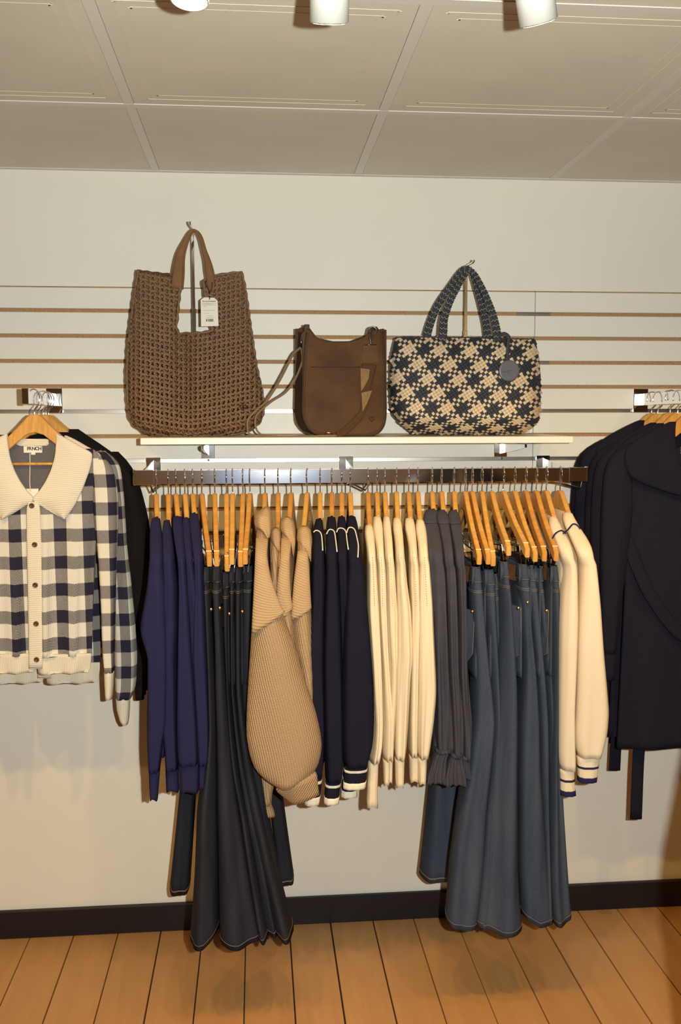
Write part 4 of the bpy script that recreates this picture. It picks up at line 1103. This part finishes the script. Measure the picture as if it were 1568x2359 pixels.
# ---- navy waffle cardigans on the other arm
NK = 5
for i in range(NK):
    d = (.085, .15, .215, .28, .355)[i]; nm = ('rearmost', 'second from the wall', 'middle', 'second from front', 'front')[i]
    X = RX+(.004, -.004, .006, 0, .002)[i]
    side_hanger(X, d-.004, (.002, 0, .003, 0, .002)[i], 'wooden hanger of the %s navy waffle cardigan' % nm, 'wooden hangers on the face-out arms', 'bar' if i == NK-1 else 'shirt', rot=random.uniform(-.06, .06))
    root = empty('waffle_cardigan', (X, -d, 1.6), '%s of the five navy waffle knit belted cardigans' % nm, 'cardigan', 'navy waffle cardigans on the face-out arm')
    dz = random.uniform(-.008, .004)
    zb = .69+random.uniform(-.02, .02)+(.03 if i < 2 else 0)
    wloft('torso', [(1.575+dz, -.06, .06), (1.565+dz, -.17, .17), (1.53+dz, -.215, .215), (1.46, -.215, .215), (1.2, -.18, .18), (.95, -.185, .185), (zb, -.19, .19)], M_DKNIT, root, d+.014, d-.022, X, n=36, seg=44, expo=3.5, wave=((2.5, .008, i*1.4, 1.2),))
    for s in (False, True):
        sl = wloft('sleeve', [(1.590+dz, .14, .175), (1.575+dz, .155, .212), (1.55+dz, .17, .235), (1.50, .17, .250), (1.40, .165, .256), (1.25, .18, .256), (1.10, .195, .252), (.98, .205, .248)], M_DKNIT, root, [d+.018, d+.028, d+.024], [d-.022, d-.03, d-.026], X, mirror=s, n=34, folds=((5, .08, i, 1.5),))
        wloft('cuff', [(.985, .203, .248), (.90, .207, .244)], M_DKNIT, sl, d+.02, d-.022, X, n=5, mirror=s)
        wloft('collar', [(1.648+dz, .048, .062), (1.635+dz, .05, .095), (1.61+dz, .052, .145), (1.58+dz, .05, .19), (1.555+dz, .046, .205), (1.52+dz, .036, .198), (1.49+dz, .02, .185), (1.46+dz, .0, .12), (1.44+dz, -.01, .05)], M_DKNIT, root, [d+.016, d+.034, d+.036], [d-.004, d+.012, d+.014], X, mirror=not s, n=26, expo=3, wave=((1, .004, i, 0),))
    if i in (0, 2, 4):
        bz = (.60, .56, .462)[(0, 2, 4).index(i)]; bxo = (-.08, -.13, -.112)[(0, 2, 4).index(i)]
        a = np.array([X+bxo, -d+.030, .90]); pts = [a, a+[.004, -.004, -.12], a+[-.002, 0, -.25], [X+bxo-.006, -d+.026, bz]]
        tube('belt_end', spline(pts, 18), 0, M_DKNIT, root, 10, flat=(.0185, .004), upv=(0, -1, 0))
    if i == NK-1:
        pts = [(X+.05, -d-.030, 1.01), (X-.03, -d-.034, 1.04), (X-.11, -d-.03, 1.14), (X-.15, -d-.022, 1.22), (X-.185, -d-.004, 1.32)]
        tube('belt', spline(pts, 16), 0, M_DKNIT, root, 10, flat=(.0185, .004), upv=(0, -1, 0))
        q = P(1575, 1036, d-.012); nl = box('neck_label', q[0]-.022, q[0]+.03, -d-.0165, -d-.0145, q[2]-.010, q[2]+.010, M_PAPER, root); nl['label'] = 'cream woven neck label'
        q = P(1580, 1125, d+.02); ht = box('hang_tag', q[0]-.018, q[0]+.03, -d-.030, -d-.0288, q[2]-.03, q[2]+.014, M_PAPER, root); ht['label'] = 'cream paper hang tag'

# ================================================================== handbags
def inside(poly, x, y):
    c = False; n = len(poly); j = n-1
    for i in range(n):
        xi, yi = poly[i]; xj, yj = poly[j]
        if (yi > y) != (yj > y) and x < (xj-xi)*(y-yi)/(yj-yi)+xi: c = not c
        j = i
    return c


def edge_dist(poly, x, y):
    A = np.array(poly, float); B = np.roll(A, -1, 0); p = np.array([x, y]); dv = B-A
    t = np.clip(((p-A)*dv).sum(1)/(dv*dv).sum(1), 0, 1); return np.sqrt((((A+dv*t[:, None])-p)**2).sum(1)).min()


def dense(poly, step=6, closed=True):
    out = []; n = len(poly)
    for i in range(n if closed else n-1):
        a = np.array(poly[i], float); b_ = np.array(poly[(i+1) % n], float); m = max(1, int(np.linalg.norm(b_-a)/step))
        for k in range(m): out.append(tuple(a+(b_-a)*k/m))
    return out


def stand(px, py_top, d, label, zbase, x_off=0, matm=M_CHROME):
    top = P(px, py_top, d); x = top[0]
    root = empty('display_stand', (x, -d, zbase), label, 'display stand', 'bag display stands')
    box('base_plate', x-.05, x+.05, -d-.02, -d+.05, zbase, zbase+.004, M_CHROME, root, .001)
    box('pole', x-.0045, x+.0045, -d-.0045, -d+.0045, zbase+.004, top[2]-.012, matm, root, .001)
    zc = zbase+(top[2]-zbase)*.62
    box('collar', x-.0058, x+.0058, -d-.0058, -d+.0058, zbase+.004, zc, matm, root, .001)
    tube('hook', spline([(x, -d, top[2]-.016), (x, -d-.004, top[2]-.004), (x, -d-.05, top[2]-.004), (x, -d-.098, top[2]-.006), (x, -d-.106, top[2]-.001)], 14), .0035, M_CHROME, root)
    return root


# ---- woven brown tote
TOTE = [(318, 624), (345, 628), (398, 634), (408, 640), (416, 660), (411, 700), (408, 735), (405, 755), (412, 769), (440, 768), (470, 766), (490, 762), (487, 752), (480, 720), (474, 690), (470, 662), (468, 648), (480, 640), (500, 634), (530, 630), (556, 627),
        (562, 650), (570, 700), (578, 760), (590, 840), (603, 900), (608, 930), (606, 955), (596, 976), (575, 992), (540, 1001), (440, 1004), (360, 1003), (332, 996), (308, 978), (298, 958), (294, 920), (292, 860), (296, 790), (303, 730), (311, 670)]
TD = .165
TOTE_OUT = [p for p in TOTE if not (404 < p[0] < 492 and p[1] < 772 and p[1] > 630)]


def tote_depth(x, y, side):
    e = edge_dist(TOTE_OUT, x, y); k = min(e/46, 1); th = np.interp(y, [620, 770, 900, 1004], [.010, .024, .048, .052])*math.sqrt(max(0, 1-(1-k)**2))
    d = TD+side*th
    if side > 0: d -= .034*math.exp(-((x-(418+.03*(y-770)))/20)**2)*np.interp(y, [700, 790, 930, 990], [0, 1, .8, 0])
    return d


tote = empty('woven_tote', P(450, 1003, TD), 'tall brown woven leather tote with two tan handles', 'handbag')
STEP = 10.9
for side in (1, -1):
    m = MB()
    sag = lambda x: .20*math.sqrt((x-438)**2+400)
    def emit(path, over):
        pts = []
        for j, (x, y, ph) in enumerate(path):
            dpt = tote_depth(x, y, side)+(.0020*ph*side)
            pts.append(P(x, y, dpt))
        if len(pts) >= 3: m.add(*tubev(pts, 0, 5, flat=(.0042, .0022), upv=(0, -1, 0)))
    ny = int(420/STEP)
    for fam in (0, 1):
        for a in range(0, 52):
            run = []
            L = 150
            for k in range(0, L):
                if fam == 0: x = 286+k*STEP/2; y = 520+(a+(.5 if side < 0 else 0))*STEP+80-sag(x)+2.*math.cos(math.pi*k+math.pi*a)
                else: x = 286+(a+(.5 if side < 0 else 0))*STEP+STEP/2; y = 540+k*STEP/2-sag(x)+80; x += 2.*math.cos(math.pi*k+math.pi*a)
                ph = math.cos(math.pi*(k*.5+a+fam))
                if inside(TOTE, x, y): run.append((x, y, ph))
                else:
                    if len(run) > 2: emit(run, 0)
                    run = []
            if len(run) > 2: emit(run, 0)
    prop(m.build('woven_cord_panel', M_CORD, tote, True), 'basket weave of brown leather cords', None, None, 'stuff')
    dn = dense(TOTE, 5.4); pts = [P(x, y, tote_depth(x, y, side)+.002*math.cos(i*math.pi)) for i, (x, y) in enumerate(dn)]
    rr = [.0042+.0012*math.cos(i*math.pi*.5) for i in range(len(dn))]
    tube('rim_cord', pts, rr, M_CORD, tote, 6, closed=True)
# handles: two tan straps looped over the stand
for hd_, dd in ((0, TD+.014), (1, TD-.012)):
    dx = 4*hd_
    pts = [(406, 664, 13), (409, 630, 13), (412, 600, 10.5), (417, 578, 8), (428, 552, 4.5), (436, 537, 3.4), (444, 530, 3.2), (453, 534, 3.2), (461, 548, 3.4), (468, 574, 4.2), (476, 600, 6.5), (481, 625, 9), (485, 650, 9), (487, 672, 8)]
    w = [P(a+dx, b_+2*hd_, dd) for a, b_, _ in pts]; W_ = spline([list(q)+[c*.00118] for q, (_, _, c) in zip(w, pts)], 44)
    tube('handle', W_[:, :3], 0, M_TAN_L, tote, 10, flat=[(float(q[3]), .0022) for q in W_], upv=(0, -1, 0))
# heart emblem
def heart(cx, cy, s, d, mat, parent, r=.0014):
    pts = []
    for t in np.linspace(0, 2*math.pi, 26, endpoint=False):
        a = 16*math.sin(t)**3; b_ = 13*math.cos(t)-5*math.cos(2*t)-2*math.cos(3*t)-math.cos(4*t); pts.append(P(cx+a*s, cy-b_*s, d))
    return tube('heart_emblem', pts, r, mat, parent, 5, closed=True)


heart(560, 938, .42, tote_depth(560, 938, 1)+.006, M_LEATHER_D, tote, .002)
# paper tag
tagc = TD+.036
tp = [(462, 691), (470, 685), (493, 686), (501, 693), (503, 751), (463, 752)]
V = [P(a, b_, tagc) for a, b_ in tp]+[P(a, b_, tagc)+np.array([0, .0012, 0]) for a, b_ in tp]
tag = fixn(obj('price_tag', V, [tuple(range(6)), tuple(range(6, 12))]+[(i, (i+1) % 6, (i+1) % 6+6, i+6) for i in range(6)], M_PAPER, tote)); tag['label'] = 'white paper price tag with a barcode'
m = MB()
def ink(x0, y0, x1, y1, mm=m):
    q = [P(a, b_, tagc+.0005) for a, b_ in ((x0, y0), (x1, y0+.6), (x1, y1+.6), (x0, y1))]; mm.add(q, [(0, 1, 2, 3)])
m2 = MB(); x = 466.0
while x < 496: w_ = random.uniform(1.2, 3.2); ink(x, 693, min(x+w_, 497), 694.6, m2); x += w_+random.choice((.3, .4, 1.2))
for y, x0, x1 in ((697.5, 465, 498), (699.6, 465, 489), (702, 466, 498), (704.4, 466, 476), (714.5, 468, 495), (721, 471, 482), (726.8, 477, 490), (731, 475, 492)):
    x = x0
    while x < x1: w_ = random.uniform(1, 2.6); ink(x, y, min(x+w_, x1), y+.9, m); x += w_+.5
for k in range(13): x = 474.5+k*1.35; ink(x, 734.5, x+random.choice((.5, .8, 1.0)), 740.5, m2)
m.build('fine_print', M_GREYINK, tag)['kind'] = 'stuff'; m2.build('bold_print_and_barcode', M_INK, tag)['kind'] = 'stuff'
tube('tag_string', spline([P(482, 690, tagc+.001), P(484, 676, tagc+.004), P(477, 660, TD+.03), P(472, 648, TD+.028)], 14), .0014, M_GUN, tote, 5)
tube('tag_string', spline([P(484, 676, tagc+.004), P(488, 662, TD+.034), P(489, 650, TD+.03)], 10), .0014, M_GUN, tote, 5)
stand(443, 527, .088, 'slim chrome stand propping the woven tote handles', SHZ(.088))

# ---- brown leather crossbody
CB = empty('leather_crossbody_bag', P(790, 1003, .19), 'brown leather crossbody bag with scooped top and heart emblem', 'handbag')


def patchgrid(name, top, bot, x0, x1, dfun, thick, mat, parent, nx=40, ny=26, uvk=1):
    """closed panel between a top and a bottom edge curve, both functions of photo x"""
    V = []; UV = []
    for sgn in (0, 1):
        for i in range(nx+1):
            x = x0+(x1-x0)*(.5-.5*math.cos(math.pi*i/nx)); a, b_ = top(x), bot(x)
            for j in range(ny+1):
                t = .5-.5*math.cos(math.pi*j/ny); y = a+(b_-a)*t
                q = P(x, y, dfun(x, y)); q = q+np.array([0, thick*sgn, 0]); V.append(q); UV.append((q[0], q[2]))
    n1 = (nx+1)*(ny+1); Fc = []
    for i in range(nx):
        for j in range(ny):
            a = i*(ny+1)+j; Fc.append((a, a+1, a+ny+2, a+ny+1)); Fc.append((n1+a, n1+a+ny+1, n1+a+ny+2, n1+a+1))
    ring = [i*(ny+1) for i in range(nx+1)]+[nx*(ny+1)+j for j in range(1, ny+1)]+[i*(ny+1)+ny for i in range(nx-1, -1, -1)]+[j for j in range(ny-1, 0, -1)]
    for k in range(len(ring)): a, b_ = ring[k], ring[(k+1) % len(ring)]; Fc.append((a, b_, n1+b_, n1+a))
    o = fixn(obj(name, V, Fc, mat, parent, True, UV))
    return o


fI = lambda pts: (lambda x: float(np.interp(x, [p[0] for p in pts], [p[1] for p in pts])))
ftop = fI([(696, 766), (707, 758), (713, 762), (719, 772), (730, 781), (748, 786), (766, 789), (805, 789), (824, 783), (842, 776), (850, 766), (858, 762), (883, 758.5), (891, 760)])
fbot = fI([(695, 930), (697, 955), (702, 972), (710, 986), (721, 996), (735, 1002), (760, 1004.5), (850, 1004.5), (866, 1002), (877, 995), (885, 983), (889, 968), (891, 940)])
lft = fI([(758, 707), (800, 703), (860, 698), (930, 695), (970, 698)])


def cbx(t):
    return t


dcf = lambda x, y: .235+.016*math.sin(math.pi*min(1, max(0, (x-690)/200)))*np.interp(y, [760, 860, 1004], [.3, 1, .2])-.004*math.sin((x-700)/26)*np.interp(y, [780, 840, 1000], [1, .4, 0])
front = patchgrid('front_panel', ftop, fbot, 696, 890, dcf, .006, M_LEATHER, CB)
btop = fI([(684, 757), (690, 757), (700, 751), (708, 750), (715, 758), (730, 778), (766, 786), (805, 786), (845, 772), (880, 757), (886, 758)])
bbot = fI([(675, 930), (677, 955), (682, 975), (692, 990), (706, 1000), (730, 1003), (850, 1003), (870, 996), (882, 980), (886, 950)])
patchgrid('back_panel', btop, bbot, 680, 884, lambda x, y: .155+.003*math.sin(x/20), .006, M_LEATHER, CB)
# gusset between the panels
gp = [(706, 765), (702, 800), (699, 850), (697, 900), (696, 940), (699, 963), (706, 981), (718, 994), (736, 1001.5), (790, 1003.5), (850, 1003.5), (868, 999), (880, 988), (887, 970), (889, 940), (887, 860), (884, 800), (882, 764)]
bp = [(687, 765), (685, 800), (681, 850), (679, 900), (678, 940), (680, 960), (687, 980), (698, 993), (720, 1000.5), (788, 1002), (846, 1002), (862, 997), (874, 987), (881, 970), (884, 940), (883, 860), (881, 800), (880, 764)]
V = []
for (a, b_), (c, e) in zip(gp, bp):
    p0 = P(a, b_, .232); p3 = P(c, e, .157); mid = (p0+p3)/2+np.array([.010 if a < 760 else -.006, 0, 0])
    V += [p0, p0*.6+mid*.4, mid, p3*.6+mid*.4, p3]
Fc = [(i*5+k, i*5+k+1, (i+1)*5+k+1, (i+1)*5+k) for i in range(len(gp)-1) for k in range(4)]
obj('side_gusset', V, Fc, M_LEATHER_D, CB, True)
ed = [(x, ftop(x)) for x in np.linspace(707, 883, 30)]
edge = spline([P(a, b_, dcf(a, b_)+.001) for a, b_ in gp[:1]+gp[1:]], 70)
tube('edge_piping', edge, .0022, M_LEATHER_D, CB, 6)
tube('top_edge_binding', [P(a, b_, dcf(a, b_)-.002) for a, b_ in ed], .0018, M_LEATHER_D, CB, 6)
stt = spline([P(*( (a+(5 if a < 760 else -5 if a > 830 else 0)), b_-(4 if b_ > 990 else 0), dcf(a, b_)+.0012)) for a, b_ in gp], 70)
tube('edge_stitch', stt, .0007, M_LEATHER_D, front, 5)
tube('pocket_seam', [P(x, 846+.3*math.sin(x/9), dcf(x, 846)+.001) for x in np.linspace(716, 830, 16)], .0011, M_LEATHER_D, front, 5)
heart(856, 965, .36, dcf(856, 965)+.001, M_LEATHER_D, front, .0014)
# top zip and left tab
box('strap_tab', *(lambda a, b_: (a[0], b_[0], -.215, -.165, b_[2], a[2]))(P(699, 749, .19), P(712, 790, .19)), M_LEATHER_D, CB, .002)
# right side: ring, swivel hook, strap tab, webbing strap
rg = [P(858+9*math.cos(t), 762+9*math.sin(t), .236) for t in np.linspace(0, 2*math.pi, 20, endpoint=False)]
tube('ring', rg, .0022, M_GUN, CB, 6, closed=True)
tube('pull_tab', [P(850, 770, .24), P(856, 756, .236), P(866, 757, .226), P(870, 764, .22)], 0, M_LEATHER_D, CB, 8, flat=(.006, .0016), upv=(0, -1, 0))
tube('swivel_hook', spline([P(853, 768, .244), P(851, 778, .246), P(853, 788, .247), P(854, 793, .247)], 10), [.0028]*5+[.0022]*5, M_GUN, CB, 8)
tube('swivel_hook', spline([P(858, 770, .244), P(858, 780, .246), P(855, 790, .247)], 8), .0018, M_GUN, CB, 6)
for nm, q, dd in (('strap_keeper', [(836, 795), (867, 794), (868, 806), (836, 808)], .250), ('strap_tab', [(835, 808), (868, 806), (872, 822), (871, 834), (829, 838), (832, 824)], .2475)):
    n = len(q); V = [P(a, b_, dd+.002) for a, b_ in q]+[P(a, b_, dd-.004) for a, b_ in q]
    fixn(obj(nm, V, [tuple(range(n)), tuple(range(n, 2*n))]+[(i, (i+1) % n, (i+1) % n+n, i+n) for i in range(n)], M_LEATHER, CB))
tube('strap_bar', [P(837, 794.5, .252), P(866, 794, .252)], .0014, M_GUN, CB, 6)
for a, b_ in ((838.5, 794.5), (868, 804)):
    q = P(a, b_, .2535); V, Fc = lathev([(.0002, .0016), (.0012, .0012), (.0016, 0)], 8); fixn(obj('stud', [(q[0]+x_, q[1]-z_, q[2]+y_) for x_, y_, z_ in V], Fc, M_BRASS, CB, True))
wq = [(850, 838, .249, 19), (848, 855, .251, 17), (845, 880, .253, 13), (843, 900, .254, 11), (840, 925, .254, 10), (836, 945, .255, 8), (826, 962, .255, 9), (806, 982, .254, 10), (790, 996, .252, 9), (776, 1002, .256, 8)]
W_ = spline([list(P(a, b_, dd))+[c*.00112] for a, b_, dd, c in wq], 40)
tube('webbing_strap', W_[:, :3], 0, plain('brown_webbing', (.088, .043, .018), .7, spec=.12), CB, 10, flat=[(float(q[3]), .0012) for q in W_], upv=(0, -1, 0))
for q in ([(830, 848), (851, 851), (849, 872), (836, 896), (831, 902)], [(832, 905), (857, 899), (846, 928), (835, 948)]):
    n = len(q); V = [P(a, b_, .2565+(a-840)*-.0001) for a, b_ in q]+[P(a, b_, .252) for a, b_ in q]
    fixn(obj('gold_webbing_face', V, [tuple(range(n)), tuple(range(n, 2*n))]+[(i, (i+1) % n, (i+1) % n+n, i+n) for i in range(n)], M_WEB, CB))
tube('strap_buckle', [P(747, 1001, .262), P(752, 996, .262), P(762, 997, .262), P(766, 1001, .262), P(756, 1003, .262)], .0022, M_BRASS, CB, 6, closed=True)
tube('thin_strap', spline([P(776, 1003.5, .262), P(745, 1004, .268), P(700, 1006, .27), P(650, 1006, .265), P(615, 1005, .255), P(597, 998, .25), P(589, 985, .25), P(588, 965, .25), P(596, 950, .248), P(625, 925, .235), P(656, 905, .22), P(676, 880, .215), P(690, 850, .212), P(696, 830, .21), P(695, 812, .205), P(692, 800, .20)], 80),
     0, M_STRAP, CB, 8, flat=(.0030, .0012), upv=(.3, -1, .3))
tube('thin_strap', spline([P(640, 1006, .262), P(600, 1004, .25), P(575, 1000, .248), P(570, 985, .25), P(572, 965, .25), P(590, 945, .248), P(610, 928, .24), P(630, 900, .23), P(650, 865, .22), P(665, 835, .21), P(676, 815, .205), P(688, 804, .20), P(693, 799, .20)], 70),
     0, M_STRAP, CB, 8, flat=(.0034, .0012), upv=(.3, -1, .3))
tube('zip_pull', [P(692, 800, .205), P(694, 785, .205), P(697, 770, .2)], .003, M_GUN, CB, 6)

# ---- navy and beige woven bag
HB = empty('checkered_woven_bag', P(1075, 1001, .19), 'navy and beige woven leather bag with braided handles and round tag', 'handbag')
HO = [(909, 778), (930, 776), (1000, 777), (1080, 778), (1160, 781), (1233, 782), (1238, 805), (1242, 832), (1245, 880), (1246, 936), (1243, 968), (1226, 988), (1200, 1000), (1150, 1001.5), (1000, 1001.5), (951, 999), (934, 986), (905, 958), (899, 920), (898, 882), (901, 827)]


def hdepth(x, y, side=1):
    e = edge_dist(HO, x, y); k = min(e/38, 1); th = np.interp(y, [776, 850, 960, 1001], [.022, .042, .062, .058])*math.sqrt(max(0, 1-(1-k)**2))
    wob = .006*math.sin(x/31+.8)*np.interp(y, [776, 830, 960, 1000], [.3, 1, .8, 0])
    return .185+side*th+(wob if side > 0 else 0)


htop = fI([(898, 850), (900, 825), (905, 800), (910, 779), (930, 777), (1080, 778.5), (1160, 781), (1232, 782), (1238, 805), (1242, 830), (1246, 880)])
hbot = fI([(898, 890), (900, 930), (905, 957), (920, 973), (934, 985), (951, 998), (1000, 1001), (1150, 1001), (1200, 999.5), (1226, 987), (1242, 968), (1246, 936)])
patchgrid('lining_shell', htop, hbot, 899, 1245, lambda x, y: hdepth(x, y)-.004, .003, M_NAVYL, HB, 48, 30)
patchgrid('back_panel', htop, hbot, 899, 1245, lambda x, y: hdepth(x, y, -1)+.004, .003, M_NAVYL, HB, 48, 20)
pv = np.array([22., 34.])/6; qv = np.array([49., -32.])/8
cells = MB(); O0 = np.array([928., 805.])
unc = lambda y: y if y < 962 else 962+(y-962)*.52
for i in range(-75, 95):
    for j in range(-75, 95):
        c = O0+pv*i+qv*j
        cy = unc(c[1])
        if not (890 < c[0] < 1255 and 760 < cy < 1006) or not inside(HO, c[0], cy): continue
        warp = (i // 3) % 2; weft = (j // 4) % 2; over = (i+j) % 2
        col = warp if over else weft
        L_, M_ = (.56, .44) if over else (.44, .56)
        ring = []
        for sx, sy in ((-1, -1), (1, -1), (1, 1), (-1, 1)):
            q = c+pv*sx*L_*.98+qv*sy*M_*.98; ring.append((q[0], unc(q[1])))
        dd = hdepth(c[0], cy)+(.0016 if over else .0010)
        loc = [hdepth(a, b_) for a, b_ in ring]
        outer = [P(a, b_, dl-.0004) for (a, b_), dl in zip(ring, loc)]
        inner = [P(c[0]+(a-c[0])*.84, cy+(b_-cy)*.84, dl+(.0013 if over else .0009)) for (a, b_), dl in zip(ring, loc)]
        cells.add(outer+inner, [(4, 5, 6, 7)]+[(k, (k+1) % 4, (k+1) % 4+4, k+4) for k in range(4)], 1 if col else 0)
prop(cells.build('woven_strips', None, HB, False, [M_BEIGE, M_NAVYL]), 'checkered weave of beige and navy leather strips', None, None, 'stuff')
tube('rim_binding', [P(x, htop(x)-1+.8*math.sin(x*.6), .185+.02) for x in np.linspace(909, 1234, 80)], .0018, M_NAVYL, HB, 6)


def braid(pts, hw, d, nm='braided_handle'):
    path = spline([list(P(a, b_, dd)) for a, b_, dd in pts], 160)
    ln = np.concatenate([[0], np.cumsum(np.linalg.norm(np.diff(path, axis=0), axis=1))]); m = MB(); th = MB()
    o_pts = []; s = 0.; k = 0; n = int(ln[-1]/.0078)
    for k in range(n):
        s = ln[-1]*(k+.5)/n
        c = np.array([np.interp(s, ln, path[:, q]) for q in range(3)]); c2 = np.array([np.interp(min(s+.004, ln[-1]), ln, path[:, q]) for q in range(3)])
        T = c2-c; T /= np.linalg.norm(T)+1e-9; B = np.cross(T, [0, -1, 0]); B /= np.linalg.norm(B)+1e-9; N = np.cross(B, T)
        w = np.interp(s/ln[-1], [0, .5, 1], hw)
        for sd in (-1, 1):
            ctr = c+B*sd*w*.5; ax = (T*.75+B*sd*.8); ax /= np.linalg.norm(ax); sdv = np.cross(ax, N)
            V = []
            for r_, hgt in ((1.0, -.001), (.72, .0022)):
                for t in np.linspace(0, 2*math.pi, 8, endpoint=False): V.append(ctr+ax*math.cos(t)*w*.72*r_+sdv*math.sin(t)*.0052*r_+N*hgt*(-1 if N[1] > 0 else 1))
            m.add(V, [tuple(range(8, 16))]+[(q, (q+1) % 8, (q+1) % 8+8, q+8) for q in range(8)])
        if k % 2 == 0:
            up = N*(-1 if N[1] > 0 else 1)
            zz = [c+B*w*1.0*sx+T*.004*tz+up*.0030 for sx, tz in ((-.95, .6), (-.45, -.7), (0, .6), (.45, -.7), (.95, .6))]
            th.add(*tubev(zz, .00045, 4))
    o = m.build(nm, M_NAVYL, HB, True); tube('core', path, 0, M_NAVYL, o, 8, flat=[(float(np.interp(q/160, [0, .5, 1], hw))*.8, .002) for q in range(160)], upv=(0, -1, 0))
    e = th.build('edge_thread', M_THREAD, o); return o


braid([(1019, 785, .235), (1021, 760, .232), (1023, 733, .225), (1036, 695, .21), (1052, 664, .20), (1068, 636, .19), (1080, 622, .185), (1093, 632, .19), (1106, 655, .205), (1120, 685, .215), (1134, 722, .225), (1143, 758, .232), (1146, 785, .235)], [.0125, .0075, .0125], 0)
braid([(981, 782, .150), (990, 748, .150), (1008, 704, .155), (1037, 660, .165), (1062, 625, .170), (1076, 618, .172), (1088, 630, .17), (1098, 662, .165), (1110, 706, .155), (1119, 745, .150), (1124, 782, .15)], [.0125, .0075, .0115], 0)
# round leather tag on its strap
tube('tag_strap', spline([P(1148, 776, .245), P(1160, 768, .244), P(1172, 776, .25), P(1170, 790, .252), P(1169, 815, .256), P(1168, 832, .258)], 24), 0, M_NAVYL, HB, 8, flat=(.0046, .0012), upv=(0, -1, 0))
ct = P(1172.5, 854, .262)
V, Fc = lathev([(.0001, .0022), (.0260, .0022), (.0296, .0012), (.0306, -.001)], 40)
dk = fixn(obj('round_leather_tag', [(ct[0]+a, ct[1]-c, ct[2]+b_) for a, b_, c in V], Fc, M_DISC, HB)); dk['label'] = 'round navy leather tag with stamped lettering'
m = MB(); x = 0
for k in range(9):
    a = -.024+k*.0032; q = np.array([ct[0]+a, ct[1]-.0026, ct[2]-.002+a*.18])
    for b0, b1 in ((0, .0006), (.0022, .0028)):
        if (k*7+int(b0*1e4)) % 5: m.add([q+[0, 0, b0], q+[.0024, 0, b0+.0004], q+[.0024, 0, b1+.0004], q+[0, 0, b1]], [(0, 1, 2, 3)])
    m.add([q+[0, 0, 0], q+[.0006, 0, 0], q+[.0006, 0, .0028], q+[0, 0, .0028]], [(0, 1, 2, 3)])
m.add([(ct[0]-.006, ct[1]-.0026, ct[2]-.0075), (ct[0]+.002, ct[1]-.0026, ct[2]-.006), (ct[0]+.002, ct[1]-.0026, ct[2]-.0052), (ct[0]-.006, ct[1]-.0026, ct[2]-.0067)], [(0, 1, 2, 3)])
m.build('stamped_lettering', M_INK, dk)['kind'] = 'stuff'
stand(1073, 612, .10, 'slim brass toned stand propping the checkered bag handles', SHZ(.10), matm=M_BRASS)

# ================================================================== unseen coat on a stand, added and shaped to cast the lower right shadow
cx, cy = .885, -1.76
st = empty('shadow_coat_stand', (cx, cy, 0), 'unseen floor stand added to carry the shadow-casting coat', 'clothes stand')
V, Fc = lathev([(.001, 0), (.16, 0), (.16, .008), (.15, .012), (.02, .016), (.001, .016)], 32)
fixn(obj('base_disc', [(cx+a, cy+b_, c) for a, b_, c in V], Fc, M_GUN, st, True))
tube('post', [(cx, cy, .012), (cx, cy, 1.60)], .012, M_GUN, st, 12)
tube('top_arm', [(cx, cy, 1.60), (cx, cy-.10, 1.60)], .010, M_GUN, st, 10)
hanger(cx, cy-.03, 1.545, math.pi/2, 'wooden hanger of the added shadow-casting coat outside the picture', 'wooden hangers on the face-out arms')
co = empty('shadow_coat', (cx, cy-.03, 1.4), 'unseen dark coat added to cast the lower right flash shadow', 'coat')
M_SHADOW_COAT = plain('shadow_coat_fabric', (.02, .018, .02), .6, spec=.2)
wloft('torso', [(1.50, -.06, .06), (1.46, -.13, .13), (1.40, -.20, .20), (1.2, -.21, .21), (1.0, -.225, .225), (.6, -.225, .225), (.45, -.22, .22)], M_SHADOW_COAT, co, .06-cy, -.0-cy, cx, expo=2.6, folds=((3, .05, 0, 1),))
for sd in (False, True):
    sl_ = wloft('sleeve', [(1.42, .16, .19), (1.38, .17, .225), (1.25, .19, .245), (1.15, .20, .262), (1.05, .205, .279), (.96, .205, .276), (.86, .20, .266), (.78, .195, .262)], M_SHADOW_COAT, co, .07-cy, -.01-cy, cx, mirror=sd, folds=((4, .05, 0, 1),))
    wloft('cuff', [(.785, .195, .262), (.72, .20, .258)], M_SHADOW_COAT, sl_, .06-cy, .0-cy, cx, n=4, mirror=sd)
